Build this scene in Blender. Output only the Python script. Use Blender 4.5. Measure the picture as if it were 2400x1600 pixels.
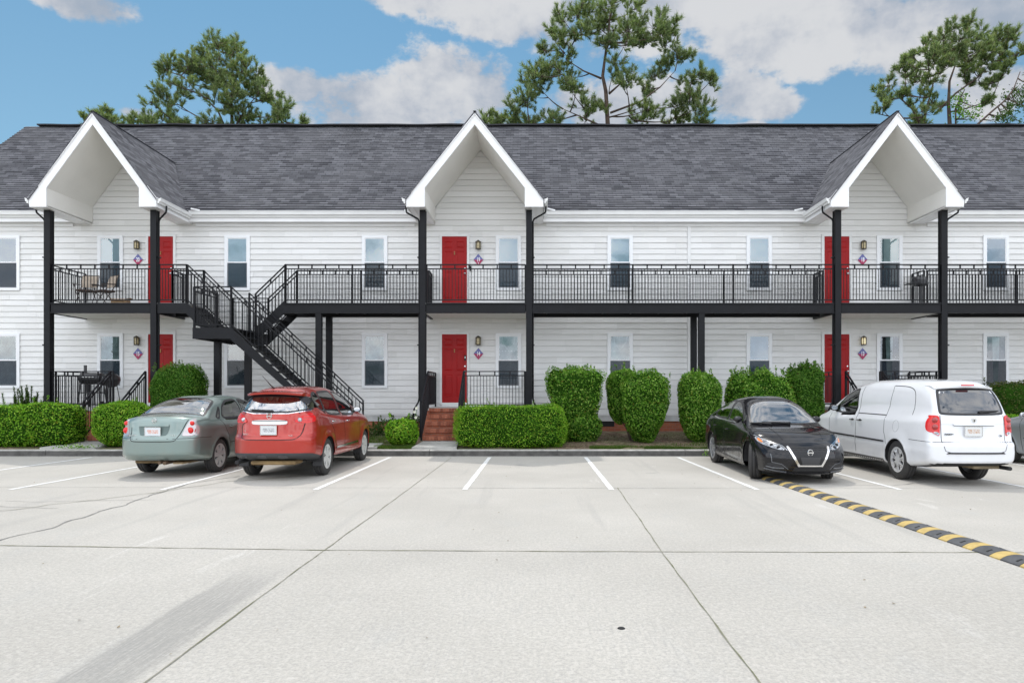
import bpy, bmesh, math, random
import numpy as np
from mathutils import Vector, Matrix, noise
from mathutils.bvhtree import BVHTree
from mathutils.geometry import delaunay_2d_cdt

for o in list(bpy.data.objects): bpy.data.objects.remove(o)
C = bpy.context.scene.collection
S = bpy.context.scene
rnd = random.Random(7)
R = math.radians

# ---------------------------------------------------------------- camera
cam = bpy.data.objects.new('camera', bpy.data.cameras.new('camera'))
C.objects.link(cam)
cam.location = (0, 0, 1.53)
cam.rotation_euler = (R(90), 0, 0)
cam.data.sensor_width = 36
cam.data.lens = 24.0
cam.data.shift_x = -57/2400
cam.data.shift_y = 118/2400
cam.data.clip_end = 3000
S.camera = cam

# ---------------------------------------------------------------- sun, exposure
SUNV = Vector((-1.6, 4.35, 9.05)).normalized()
sun = bpy.data.lights.new('sun', 'SUN')
sun.energy = 3.0; sun.angle = R(0.6); sun.color = (1, .955, .89)
so = bpy.data.objects.new('sun', sun); C.objects.link(so)
so.rotation_euler = SUNV.to_track_quat('Z', 'Y').to_euler()
so.location = (-10, 30, 60)
S.view_settings.view_transform = 'Standard'
S.view_settings.look = 'None'
S.view_settings.gamma = 1
S.view_settings.exposure = -0.74

# ---------------------------------------------------------------- node helper
class NG:
    def __init__(s, nt): s.nt = nt; s.L = nt.links
    def n(s, t, **k):
        x = s.nt.nodes.new(t)
        for a, v in k.items(): setattr(x, a, v)
        return x
    def put(s, sock, v):
        if hasattr(v, 'is_output'): s.L.new(v, sock)
        elif v is not None: sock.default_value = v
    def m(s, op, a, b=None, c=None, clamp=False):
        x = s.n('ShaderNodeMath', operation=op); x.use_clamp = clamp
        s.put(x.inputs[0], a)
        if b is not None: s.put(x.inputs[1], b)
        if c is not None: s.put(x.inputs[2], c)
        return x.outputs[0]
    def mix(s, f, a, b, blend='MIX'):
        x = s.n('ShaderNodeMix', data_type='RGBA', blend_type=blend)
        s.put(x.inputs[0], f)
        for i, v in ((6, a), (7, b)):
            if isinstance(v, (tuple, list)): v = tuple(v)[:3] + (1,)
            s.put(x.inputs[i], v)
        return x.outputs[2]
    def smooth(s, v, a, b, lo=0.0, hi=1.0):
        x = s.n('ShaderNodeMapRange', interpolation_type='SMOOTHSTEP')
        s.put(x.inputs[0], v)
        for i, q in enumerate((a, b, lo, hi)): s.put(x.inputs[i+1], q)
        return x.outputs[0]
    def noise(s, vec, scale, detail=4, rough=.55, dist=0):
        x = s.n('ShaderNodeTexNoise')
        if vec is not None: s.L.new(vec, x.inputs['Vector'])
        x.inputs['Scale'].default_value = scale; x.inputs['Detail'].default_value = detail
        x.inputs['Roughness'].default_value = rough; x.inputs['Distortion'].default_value = dist
        return x.outputs[0]
    def scale(s, vec, v):
        x = s.n('ShaderNodeVectorMath', operation='MULTIPLY')
        s.L.new(vec, x.inputs[0]); x.inputs[1].default_value = v
        return x.outputs[0]
    def sep(s, vec):
        x = s.n('ShaderNodeSeparateXYZ'); s.L.new(vec, x.inputs[0]); return x.outputs
    def ramp(s, f, pts):
        x = s.n('ShaderNodeValToRGB'); s.L.new(f, x.inputs[0])
        e = x.color_ramp.elements
        e[0].position, e[0].color = pts[0][0], tuple(pts[0][1]) + (1,)
        e[1].position, e[1].color = pts[-1][0], tuple(pts[-1][1]) + (1,)
        for p, c in pts[1:-1]:
            q = e.new(p); q.color = tuple(c) + (1,)
        return x.outputs[0]

# ---------------------------------------------------------------- world: Nishita sky + clouds by direction
W = bpy.data.worlds.new('World'); S.world = W; W.use_nodes = True
W.node_tree.nodes.clear()
g = NG(W.node_tree)
tc = g.n('ShaderNodeTexCoord')
sky = g.n('ShaderNodeTexSky', sky_type='NISHITA')
sky.sun_disc = False; sky.sun_elevation = R(62.9); sky.sun_rotation = math.atan2(-1.6, 4.35)
sky.air_density = 1.0; sky.dust_density = .6; sky.ozone_density = 1.4
bg1 = g.n('ShaderNodeBackground'); bg1.inputs[1].default_value = .15
SKYC = g.mix(1.0, sky.outputs[0], (.76, 1.20, 1.22), 'MULTIPLY')
D = tc.outputs['Generated']
x, y, z = g.sep(D)
az = g.m('ARCTAN2', x, y); el = g.m('ARCSINE', z)
g.L.new(g.mix(g.smooth(el, .62, .22, 0, .22), SKYC, (5.6, 7.0, 7.9)), bg1.inputs[0])
n1 = g.noise(D, 9, 7, .58)
n2 = g.noise(g.scale(D, (1, 1, 1.8)), 26, 7, .62)
n3 = g.noise(g.scale(D, (1, 1, 2.6)), 4.2, 5, .55, .3)
blobs = [(200, 5, 130, 50), (860, 238, 230, 74), (1030, 196, 130, 84), (1120, 225, 105, 88), (700, 205, 110, 52), (900, 280, 260, 40),
         (1000, -25, 230, 58), (1180, 30, 170, 62), (1480, 10, 360, 100), (1880, 50, 330, 120), (2260, 60, 330, 130),
         (1740, 228, 105, 66), (1810, 250, 80, 42), (1640, 215, 80, 42), (1745, 300, 80, 20), (330, 270, 70, 22), (1460, 250, 230, 70), (2330, 210, 130, 60)]
F = None
for (px, py, rx, ry) in blobs:
    a0 = math.atan((px-1257)/1600); e0 = math.atan((918-py)/1600*math.cos(a0))
    ra = rx/1600*math.cos(a0)**2; re = ry/1600*math.cos(a0)
    dx = g.m('DIVIDE', g.m('SUBTRACT', az, a0), ra); dy = g.m('DIVIDE', g.m('SUBTRACT', el, e0), re)
    d = g.m('SUBTRACT', 1.0, g.m('ADD', g.m('MULTIPLY', dx, dx), g.m('MULTIPLY', dy, dy)))
    F = d if F is None else g.m('MAXIMUM', F, d)
F = g.m('MAXIMUM', F, -1.2)
nn = g.m('ADD', g.m('MULTIPLY', g.m('SUBTRACT', n1, .5), 3.2), g.m('MULTIPLY', g.m('SUBTRACT', n2, .5), 1.8))
front = g.smooth(g.m('ADD', F, nn), 0.0, .6)
# broken cloud everywhere above and behind the camera
hi = g.smooth(el, .56, .70); beh = g.smooth(y, .15, -.1)
oth = g.m('MULTIPLY', g.m('MAXIMUM', hi, beh), g.smooth(g.m('ADD', n3, g.m('MULTIPLY', g.m('SUBTRACT', n1, .5), .5)), .30, .46))
mask = g.m('MULTIPLY', g.m('MAXIMUM', front, oth), .95, clamp=True)
shade = g.smooth(g.m('ADD', g.m('MULTIPLY', n1, .75), g.m('ADD', g.m('MULTIPLY', n3, .35), g.m('MULTIPLY', n2, .15))), .50, .74)
ccol = g.ramp(shade, [(0, (.40, .46, .55)), (.45, (.55, .58, .64)), (1, (.74, .745, .76))])
bg2 = g.n('ShaderNodeBackground')
g.L.new(ccol, bg2.inputs[0])
# unseen cloud overhead and behind the viewer brightened to fill the shaded facade
g.L.new(g.m('ADD', 1.6, g.m('MAXIMUM', g.m('MULTIPLY', hi, 1.1), g.m('MULTIPLY', beh, 4.4))), bg2.inputs[1])
ms = g.n('ShaderNodeMixShader'); g.L.new(mask, ms.inputs[0]); g.L.new(bg1.outputs[0], ms.inputs[1]); g.L.new(bg2.outputs[0], ms.inputs[2])
wo = g.n('ShaderNodeOutputWorld'); g.L.new(ms.outputs[0], wo.inputs[0])

# ---------------------------------------------------------------- object helpers
def tag(o, label=None, cat=None, group=None, kind=None):
    if label: o['label'] = label
    if cat: o['category'] = cat
    if group: o['group'] = group
    if kind: o['kind'] = kind
    return o
def empty(name, loc=(0, 0, 0), rz=0, label=None, cat=None, group=None):
    o = bpy.data.objects.new(name, None); C.objects.link(o)
    o.location = loc; o.rotation_euler = (0, 0, rz); o.empty_display_size = .2
    return tag(o, label, cat, group)
def wmat(o):
    m = o.matrix_parent_inverse @ Matrix.LocRotScale(o.location, o.rotation_euler, o.scale)
    return wmat(o.parent) @ m if o.parent else Matrix.LocRotScale(o.location, o.rotation_euler, o.scale)
def link(name, me, parent=None, world=True, mats=()):
    o = bpy.data.objects.new(name, me); C.objects.link(o)
    for m in mats: me.materials.append(m)
    if parent:
        if world: me.transform(wmat(parent).inverted())
        o.parent = parent
    return o
def copy_tree(o, parent=None):
    c = o.copy(); C.objects.link(c); c.parent = parent
    for ch in KIDS(o): copy_tree(ch, c)
    return c
def KIDS(o): return [q for q in list(C.objects) if q.parent == o]

class MB:
    def __init__(s): s.v = []; s.f = []; s.mi = []; s.uv = None; s.cur = 0
    def face(s, pts, mi=None):
        b = len(s.v); s.v += [tuple(p) for p in pts]; s.f.append(tuple(range(b, b+len(pts)))); s.mi.append(s.cur if mi is None else mi)
    def add(s, vs, fs, mi=None):
        b = len(s.v); s.v += [tuple(p) for p in vs]
        for f in fs: s.f.append(tuple(b+i for i in f)); s.mi.append(s.cur if mi is None else mi)
    def box(s, x0, x1, y0, y1, z0, z1, mi=None):
        s.add([(x0,y0,z0),(x1,y0,z0),(x1,y1,z0),(x0,y1,z0),(x0,y0,z1),(x1,y0,z1),(x1,y1,z1),(x0,y1,z1)],
              [(0,3,2,1),(4,5,6,7),(0,1,5,4),(1,2,6,5),(2,3,7,6),(3,0,4,7)], mi); return s
    def bbox(s, x0, x1, y0, y1, z0, z1, b=.01, mi=None):
        # box with chamfered vertical+front edges
        vs = []
        for (zz, k) in ((z0, b), (z0+b, 0), (z1-b, 0), (z1, b)):
            for (X, Y) in ((x0+k+b*.0, y0+b), (x0+b, y0+k), (x1-b, y0+k), (x1-k, y0+b), (x1-k, y1-b), (x1-b, y1-k), (x0+b, y1-k), (x0+k, y1-b)):
                vs.append((X, Y, zz))
        fs = [tuple(range(7, -1, -1)), tuple(range(24, 32))]
        for l in range(3):
            for i in range(8):
                j = (i+1) % 8; fs.append((l*8+i, l*8+j, l*8+8+j, l*8+8+i))
        s.add(vs, fs, mi); return s
    def bar(s, p, q, w, h, up=(0, 0, 1), mi=None):
        p = Vector(p); q = Vector(q); d = (q-p).normalized(); up = Vector(up)
        if abs(d.dot(up)) > .99: up = Vector((0, 1, 0))
        a = d.cross(up).normalized(); b = a.cross(d).normalized()
        vs = []
        for e in (p, q):
            for (i, j) in ((-1, -1), (1, -1), (1, 1), (-1, 1)): vs.append(e + a*i*w/2 + b*j*h/2)
        s.add(vs, [(0,3,2,1),(4,5,6,7),(0,1,5,4),(1,2,6,5),(2,3,7,6),(3,0,4,7)], mi); return s
    def tube(s, pts, r, n=8, mi=None, cap=True):
        pts = [Vector(p) for p in pts]; rr = r if isinstance(r, (list, tuple)) else [r]*len(pts)
        rings = []; pa = None
        for i, p in enumerate(pts):
            d = (pts[min(i+1, len(pts)-1)] - pts[max(i-1, 0)]).normalized()
            a = (pa - d*pa.dot(d)) if pa is not None else d.cross(Vector((0, 0, 1)) if abs(d.z) < .9 else Vector((0, 1, 0)))
            a.normalize(); pa = a; b = d.cross(a)
            rings.append([p + (a*math.cos(t*2*math.pi/n) + b*math.sin(t*2*math.pi/n))*rr[i] for t in range(n)])
        vs = [v for q in rings for v in q]; fs = []
        for i in range(len(rings)-1):
            for t in range(n):
                u = (t+1) % n; fs.append((i*n+t, i*n+u, i*n+n+u, i*n+n+t))
        if cap: fs.append(tuple(range(n-1, -1, -1))); fs.append(tuple(range((len(rings)-1)*n, len(rings)*n)))
        s.add(vs, fs, mi); return s
    def lathe(s, prof, c=(0, 0, 0), axis='Z', n=24, mi=None):
        vs = []; fs = []; m = len(prof)
        for k in range(n):
            t = 2*math.pi*k/n
            for (r, h) in prof:
                a, b = r*math.cos(t), r*math.sin(t)
                v = {'Z': (a, b, h), 'X': (h, a, b), 'Y': (a, h, b)}[axis]
                vs.append((v[0]+c[0], v[1]+c[1], v[2]+c[2]))
        for k in range(n):
            l = (k+1) % n
            for i in range(m-1): fs.append((k*m+i, l*m+i, l*m+i+1, k*m+i+1))
        s.add(vs, fs, mi); return s
    def prism(s, poly, a, b, axis='Y', mi=None):
        # poly in the two other axes; extruded from a to b
        mk = {'Y': lambda p, t: (p[0], t, p[1]), 'X': lambda p, t: (t, p[0], p[1]), 'Z': lambda p, t: (p[0], p[1], t)}[axis]
        n = len(poly); vs = [mk(p, a) for p in poly] + [mk(p, b) for p in poly]
        fs = [tuple(range(n)), tuple(range(2*n-1, n-1, -1))] + [(i, i+n, (i+1) % n+n, (i+1) % n) for i in range(n)]
        s.add(vs, fs, mi); return s
    def build(s, name, mat, parent=None, world=True, smooth=False, angle=None):
        me = bpy.data.meshes.new(name); me.from_pydata(s.v, [], s.f)
        mats = mat if isinstance(mat, (list, tuple)) else [mat]
        me.polygons.foreach_set('material_index', s.mi)
        if smooth or angle: me.polygons.foreach_set('use_smooth', [True]*len(s.f))
        bm = bmesh.new(); bm.from_mesh(me)
        if smooth or angle: bmesh.ops.remove_doubles(bm, verts=bm.verts, dist=1e-5)
        bmesh.ops.recalc_face_normals(bm, faces=bm.faces)
        if angle:
            for e in bm.edges:
                if len(e.link_faces) == 2 and e.calc_face_angle(0) > R(angle): e.smooth = False
        bm.to_mesh(me); bm.free(); me.update()
        return link(name, me, parent, world, mats)

def npmesh(name, V, nper, mat, parent=None, world=True, flat=True):
    """V: (N*nper,3) array, every nper verts one polygon"""
    V = np.asarray(V, dtype=np.float32); nf = len(V)//nper
    me = bpy.data.meshes.new(name)
    me.vertices.add(len(V)); me.vertices.foreach_set('co', V.ravel())
    me.loops.add(len(V)); me.loops.foreach_set('vertex_index', np.arange(len(V), dtype=np.int32))
    me.polygons.add(nf); me.polygons.foreach_set('loop_start', np.arange(0, len(V), nper, dtype=np.int32))
    me.polygons.foreach_set('loop_total', np.full(nf, nper, dtype=np.int32))
    me.update(calc_edges=True); me.validate()
    return link(name, me, parent, world, [mat])

# ---------------------------------------------------------------- materials
def mat(name, col, rough=.6, metal=0, coat=0, spec=.5, var=0, vscale=3, bump=0, bscale=60, dark=None, emis=None, estr=0):
    m = bpy.data.materials.new(name); m.use_nodes = True; g = NG(m.node_tree)
    b = m.node_tree.nodes['Principled BSDF']
    c = tuple(col) + (1,)
    b.inputs['Base Color'].default_value = c
    b.inputs['Roughness'].default_value = rough; b.inputs['Metallic'].default_value = metal
    b.inputs['Coat Weight'].default_value = coat; b.inputs['Coat Roughness'].default_value = .03
    b.inputs['Specular IOR Level'].default_value = spec
    t = g.n('ShaderNodeTexCoord').outputs['Object']
    if var:
        f = g.noise(t, vscale, 6, .6)
        lo = tuple(q*(1-var) for q in col) if dark is None else dark
        hi_ = tuple(min(1, q*(1+var*.6)) for q in col)
        g.L.new(g.mix(g.smooth(f, .3, .7), lo, hi_), b.inputs['Base Color'])
    if bump:
        bp = g.n('ShaderNodeBump'); bp.inputs['Strength'].default_value = bump; bp.inputs['Distance'].default_value = .01
        g.L.new(g.noise(t, bscale, 4), bp.inputs['Height']); g.L.new(bp.outputs[0], b.inputs['Normal'])
    if emis:
        b.inputs['Emission Color'].default_value = tuple(emis)+(1,); b.inputs['Emission Strength'].default_value = estr
    return m
def BS(m): return m.node_tree.nodes['Principled BSDF']

M = {}
M['white'] = mat('white_paint', (.74, .74, .73), .45, var=.05, vscale=2)
M['fascia'] = mat('fascia_white', (.80, .80, .80), .45, var=.04, vscale=1.5)
M['soffit'] = mat('soffit_paint', (.76, .75, .71), .7, var=.04, vscale=1)
M['black'] = mat('black_metal', (.005, .0055, .0075), .5, metal=0, spec=.25, var=.3, vscale=5)
M['vinyl'] = mat('window_vinyl', (.80, .81, .82), .35)
M['red'] = mat('red_door_paint', (.33, .005, .006), .45, spec=.25, var=.08, vscale=3)
M['brass'] = mat('brass', (.45, .3, .09), .3, metal=1)
M['steel'] = mat('steel', (.6, .6, .6), .25, metal=1)
M['dark'] = mat('dark_rubber', (.012, .012, .013), .8)
M['deck'] = mat('deck_paint', (.35, .35, .34), .8, var=.15)
# siding: painted lap boards, each board slightly different, grime at laps
m = M['siding'] = mat('siding_paint', (.62, .62, .61), .6); g = NG(m.node_tree); b = BS(m)
t = g.n('ShaderNodeTexCoord').outputs['Object']
geo = g.n('ShaderNodeNewGeometry')
isl = geo.outputs['Random Per Island']
base = g.mix(isl, (.70, .695, .675), (.775, .77, .755))
st = g.noise(g.scale(t, (.5, 1, 3.5)), 1.6, 6, .6)
base = g.mix(g.smooth(st, .48, .80, 0, .18), base, (.50, .49, .46))
sp = g.noise(g.scale(t, (3, 1, 26)), 2.4, 5, .7)
sx, sy, sz = g.sep(t)
low = g.smooth(sz, 4.0, 1.0, .25, .9)
base = g.mix(g.m('MULTIPLY', g.smooth(sp, .64, .76), g.m('MULTIPLY', low, .55)), base, (.22, .22, .22))
g.L.new(base, b.inputs['Base Color'])
bp = g.n('ShaderNodeBump'); bp.inputs['Strength'].default_value = .25; bp.inputs['Distance'].default_value = .004
g.L.new(g.noise(g.scale(t, (1, 1, 14)), 5, 5), bp.inputs['Height']); g.L.new(bp.outputs[0], b.inputs['Normal'])
# shingles (UV in metres)
m = M['shingle'] = mat('asphalt_shingle', (.06, .06, .07), .95, spec=.2); g = NG(m.node_tree); b = BS(m)
uv = g.n('ShaderNodeTexCoord').outputs['UV']
br = g.n('ShaderNodeTexBrick'); g.L.new(uv, br.inputs['Vector'])
br.offset = .37; br.offset_frequency = 2; br.squash = 1
br.inputs['Scale'].default_value = 1; br.inputs['Brick Width'].default_value = .27; br.inputs['Row Height'].default_value = .145
br.inputs['Mortar Size'].default_value = .007; br.inputs['Mortar Smooth'].default_value = .3; br.inputs['Bias'].default_value = 0
br.inputs['Color1'].default_value = (.034, .035, .043, 1); br.inputs['Color2'].default_value = (.160, .161, .178, 1); br.inputs['Mortar'].default_value = (.016, .016, .02, 1)
pn = g.noise(uv, .55, 5, .6); gr = g.noise(uv, 60, 2)
cc = g.mix(g.smooth(pn, .35, .68, 0, .55), br.outputs['Color'], (.13, .13, .14))
cc = g.mix(g.smooth(g.noise(g.scale(uv, (1.2, 9, 1)), 1.0, 4, .6), .5, .75, 0, .5), cc, (.035, .035, .045))
cc = g.mix(g.m('MULTIPLY', gr, .35), cc, (.15, .15, .158))
g.L.new(cc, b.inputs['Base Color'])
ux, uy, uz = g.sep(uv)
saw = g.m('FRACT', g.m('DIVIDE', uy, .145))
bp = g.n('ShaderNodeBump'); bp.inputs['Strength'].default_value = .9; bp.inputs['Distance'].default_value = .012
g.L.new(g.m('ADD', g.m('MULTIPLY', g.m('SUBTRACT', 1.0, saw), .8), g.m('MULTIPLY', br.outputs['Fac'], -.6)), bp.inputs['Height'])
g.L.new(bp.outputs[0], b.inputs['Normal'])
# brick
m = M['brick'] = mat('red_brick', (.3, .1, .06), .85); g = NG(m.node_tree); b = BS(m)
t = g.n('ShaderNodeTexCoord').outputs['Object']; sx, sy, sz = g.sep(t)
cb = g.n('ShaderNodeCombineXYZ'); g.L.new(g.m('ADD', sx, sy), cb.inputs[0]); g.L.new(sz, cb.inputs[1])
br = g.n('ShaderNodeTexBrick'); g.L.new(cb.outputs[0], br.inputs['Vector']); br.inputs['Scale'].default_value = 1
br.inputs['Brick Width'].default_value = .18; br.inputs['Row Height'].default_value = .075; br.inputs['Mortar Size'].default_value = .006
br.inputs['Color1'].default_value = (.40, .125, .06, 1); br.inputs['Color2'].default_value = (.30, .085, .045, 1); br.inputs['Mortar'].default_value = (.26, .16, .12, 1)
g.L.new(g.mix(g.smooth(g.noise(t, 4, 5), .5, .8, 0, .5), br.outputs['Color'], (.10, .05, .035)), b.inputs['Base Color'])
bp = g.n('ShaderNodeBump'); bp.inputs['Strength'].default_value = .5; bp.inputs['Distance'].default_value = .006
g.L.new(g.m('SUBTRACT', 1.0, br.outputs['Fac']), bp.inputs['Height']); g.L.new(bp.outputs[0], b.inputs['Normal'])
m = M['tread'] = mat('brick_tread', (.44, .15, .08), .8, bump=.4, bscale=30); g = NG(m.node_tree)
tt = g.n('ShaderNodeTexCoord').outputs['Object']; ri = g.n('ShaderNodeNewGeometry').outputs['Random Per Island']
g.L.new(g.mix(g.smooth(g.noise(tt, 9, 5), .5, .75, 0, .5), g.ramp(ri, [(0, (.17, .048, .026)), (.5, (.28, .085, .045)), (1, (.36, .125, .07))]), (.09, .04, .028)), BS(m).inputs['Base Color'])
# concrete of the lot
m = M['lot'] = mat('lot_concrete', (.5, .49, .46), .85, spec=.3); g = NG(m.node_tree); b = BS(m)
t = g.n('ShaderNodeTexCoord').outputs['Object']; sx, sy, sz = g.sep(t)
big = g.noise(t, .35, 5, .6); mid = g.noise(g.scale(t, (1, .5, 1)), 1.7, 6, .65); fine = g.noise(t, 26, 4, .7)
broom = g.noise(g.scale(t, (60, 3.0, 1)), 1.0, 4, .65)
grain = g.noise(t, 48, 5, .8)
col = g.mix(g.smooth(big, .3, .7), (.41, .387, .345), (.485, .459, .412))
col = g.mix(g.smooth(mid, .52, .8, 0, .5), col, (.40, .395, .375))
col = g.mix(g.smooth(fine, .5, .78, 0, .4), col, (.33, .32, .30))
scuff = g.m('MULTIPLY', g.smooth(g.noise(g.scale(t, (1, .22, 1)), 3.1, 5, .7, .6), .60, .70), g.smooth(g.noise(t, .5, 2), .45, .6))
col = g.mix(g.m('MULTIPLY', scuff, .5), col, (.62, .60, .56))
tyre = g.m('MULTIPLY', g.smooth(g.noise(g.scale(t, (2.2, .12, 1)), 1.4, 3, .5), .58, .70, 0, .35), g.smooth(sy, 6.4, 7.5))
col = g.mix(tyre, col, (.34, .325, .30))
near = g.smooth(sy, 6.9, 6.3)
col = g.mix(g.m('MULTIPLY', g.m('MULTIPLY', g.smooth(broom, .45, .72, 0, .42), g.smooth(g.noise(t, 1.3, 4), .4, .62, .15, 1)), g.m('ADD', .25, g.m('MULTIPLY', near, .75))), col, (.33, .325, .31))
col = g.mix(g.smooth(grain, .46, .64, 0, .5), col, (.30, .295, .28))
g2 = g.noise(t, 24, 7, .85); nearg = g.smooth(sy, 9.0, 5.5, .35, 1)
col = g.mix(g.m('MULTIPLY', g.smooth(g2, .47, .60, 0, .24), nearg), col, (.27, .26, .24))
col = g.mix(g.m('MULTIPLY', g.smooth(g2, .50, .40, 0, .22), nearg), col, (.66, .64, .60))
# worn darker band beside the left joint (near slab only)
wob = g.m('MULTIPLY', g.m('SUBTRACT', g.noise(g.scale(t, (1, .35, 1)), 2.5, 3), .5), .14)
bx = g.m('ADD', sx, wob)
band = g.m('MULTIPLY', g.smooth(bx, -2.58, -2.52), g.smooth(bx, -2.10, -2.2))
band = g.m('MULTIPLY', band, g.m('MULTIPLY', g.smooth(sy, 6.2, 5.0), g.smooth(broom, .25, .6, .35, 1)))
col = g.mix(g.m('MULTIPLY', band, .66), col, (.24, .235, .22))
# darker gutter line close to the kerb
col = g.mix(g.m('MULTIPLY', g.smooth(sy, 15.95, 16.2), .45), col, (.27, .265, .25))
# oil drips in the stalls
oil = g.m('MULTIPLY', g.smooth(g.noise(t, 1.1, 3), .66, .74), g.smooth(sy, 10.8, 11.6))
col = g.mix(g.m('MULTIPLY', oil, .45), col, (.20, .20, .19))
g.L.new(col, b.inputs['Base Color'])
bp = g.n('ShaderNodeBump'); bp.inputs['Strength'].default_value = .5; bp.inputs['Distance'].default_value = .004
g.L.new(g.m('ADD', g.m('ADD', g.m('MULTIPLY', broom, .8), grain), fine), bp.inputs['Height']); g.L.new(bp.outputs[0], b.inputs['Normal'])
M['line'] = mat('line_paint', (.76, .76, .74), .7, var=.12, vscale=14)
M['curb'] = mat('curb_shaded_concrete', (.085, .082, .076), .9, var=.35, vscale=5, bump=.5, bscale=50)  # front face darker than the top: its shade is put into the colour
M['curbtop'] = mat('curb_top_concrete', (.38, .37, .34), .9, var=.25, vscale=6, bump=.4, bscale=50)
M['walk'] = mat('walk_concrete', (.38, .375, .35), .9, var=.2, vscale=3, bump=.3)
M['joint'] = mat('joint_dirt', (.20, .19, .155), .95, var=.6, vscale=2.2, dark=(.13, .135, .06))
M['joint2'] = mat('faint_joint', (.25, .245, .23), .95, var=.3, vscale=4)
# planting bed
m = M['bed'] = mat('bed_soil', (.15, .11, .07), .95); g = NG(m.node_tree); b = BS(m)
t = g.n('ShaderNodeTexCoord').outputs['Object']; sx, sy, sz = g.sep(t)
c1 = g.mix(g.smooth(g.noise(t, 7, 6, .7), .35, .7), (.085, .058, .036), (.26, .195, .13))
c1 = g.mix(g.smooth(g.noise(g.scale(t, (1, 2.4, 1)), 26, 4, .7), .55, .7, 0, .75), c1, (.36, .29, .20))
gm = g.m('MULTIPLY', g.smooth(g.noise(t, 1.5, 4), .44, .58), .55)
c1 = g.mix(gm, c1, (.085, .12, .035))
g.L.new(c1, b.inputs['Base Color'])
bp = g.n('ShaderNodeBump'); bp.inputs['Strength'].default_value = .8; bp.inputs['Distance'].default_value = .03
g.L.new(g.noise(t, 22, 5), bp.inputs['Height']); g.L.new(bp.outputs[0], b.inputs['Normal'])
M['field'] = mat('grass_field', (.07, .10, .03), .95, var=.4, vscale=.5)

def leafmat(name, c1, c2, c3=None, tr=.35):
    m = bpy.data.materials.new(name); m.use_nodes = True; nt = m.node_tree; nt.nodes.clear(); g = NG(nt)
    geo = g.n('ShaderNodeNewGeometry'); r = geo.outputs['Random Per Island']
    pts = [(0, c1), (.66, c2), (.955, c3 or c2), (.975, tuple(q*r_ for q, r_ in zip(c2, (1.3, .55, .9)))), (1, tuple(q*r_ for q, r_ in zip(c2, (1.2, .45, .8))))]
    col = g.ramp(r, pts)
    t = g.n('ShaderNodeTexCoord').outputs['Object']
    col = g.mix(g.smooth(g.noise(t, 2.2, 3), .35, .7, 0, .35), col, c1)
    p = g.n('ShaderNodeBsdfPrincipled'); g.L.new(col, p.inputs['Base Color']); p.inputs['Roughness'].default_value = .5
    p.inputs['Specular IOR Level'].default_value = .16
    tl = g.n('ShaderNodeBsdfTranslucent'); g.L.new(g.mix(1.0, col, (1.3, 1.5, .5), 'MULTIPLY'), tl.inputs[0])
    ms = g.n('ShaderNodeMixShader'); ms.inputs[0].default_value = tr
    g.L.new(p.outputs[0], ms.inputs[1]); g.L.new(tl.outputs[0], ms.inputs[2])
    o = g.n('ShaderNodeOutputMaterial'); g.L.new(ms.outputs[0], o.inputs[0])
    return m
M['leafA'] = leafmat('hedge_leaf', (.05, .15, .008), (.20, .42, .025), (.42, .60, .08))
M['leafB'] = leafmat('shrub_leaf', (.035, .11, .010), (.14, .31, .025), (.38, .54, .13))
M['leafC'] = leafmat('dark_shrub_leaf', (.03, .07, .018), (.07, .13, .03), (.14, .21, .06))
M['leafD'] = leafmat('box_leaf', (.035, .10, .012), (.085, .20, .02), (.16, .28, .05))
M['needle'] = leafmat('pine_needle', (.08, .12, .06), (.22, .27, .15), (.46, .50, .32), .45)
M['core'] = mat('shrub_core_shade', (.018, .05, .006), 1.0, spec=0, var=.4, vscale=9)  # dark core: shade between the leaves is put into its colour
M['bark'] = mat('pine_bark', (.10, .068, .052), .9, var=.4, vscale=6, bump=.5, bscale=14)
M['twig'] = mat('twig_bark', (.07, .047, .036), .9, var=.3)
M['grass'] = leafmat('grass_blade', (.045, .09, .015), (.09, .16, .03), (.16, .20, .06))
# ================================================================ SETTING
def struct(mb, name, m, smooth=False): return tag(mb.build(name, m, smooth=smooth), kind='structure')
CY0, CY1 = 16.26, 16.42           # kerb
WY = 20.3                         # facade plane
def gz(y): return .15 + (min(max(y, CY1), WY) - CY1)/(WY-CY1)*.22
mb = MB(); mb.face([(-400, -300, -.03), (400, -300, -.03), (400, 900, -.03), (-400, 900, -.03)]); struct(mb, 'ground', M['field'])
mb = MB(); mb.box(-70, 70, -28, CY0+.02, -.3, 0); struct(mb, 'parking_lot', M['lot'])
# planting bed: gently rolling sheet from the kerb to behind the building
mb = MB(); nx = 260
def bedz(x, y):
    return gz(y) + (noise.noise((x*1.3, y*1.9, 0))*.035 if y > CY1+.1 else -.005)
xs = [-30 + 60*i/nx for i in range(nx+1)]; ys = [CY1-.02, 16.6, 16.8, 17.05, 17.3, 17.6, 17.9, 18.2, 18.6, 19.0, 19.5, 20.0, 20.6, 26]
vs = [(x, y, bedz(x, y)) for y in ys for x in xs]
fs = [(j*(nx+1)+i, j*(nx+1)+i+1, (j+1)*(nx+1)+i+1, (j+1)*(nx+1)+i) for j in range(len(ys)-1) for i in range(nx)]
mb.add(vs, fs); struct(mb, 'planting_bed', M['bed'], smooth=True)
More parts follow.
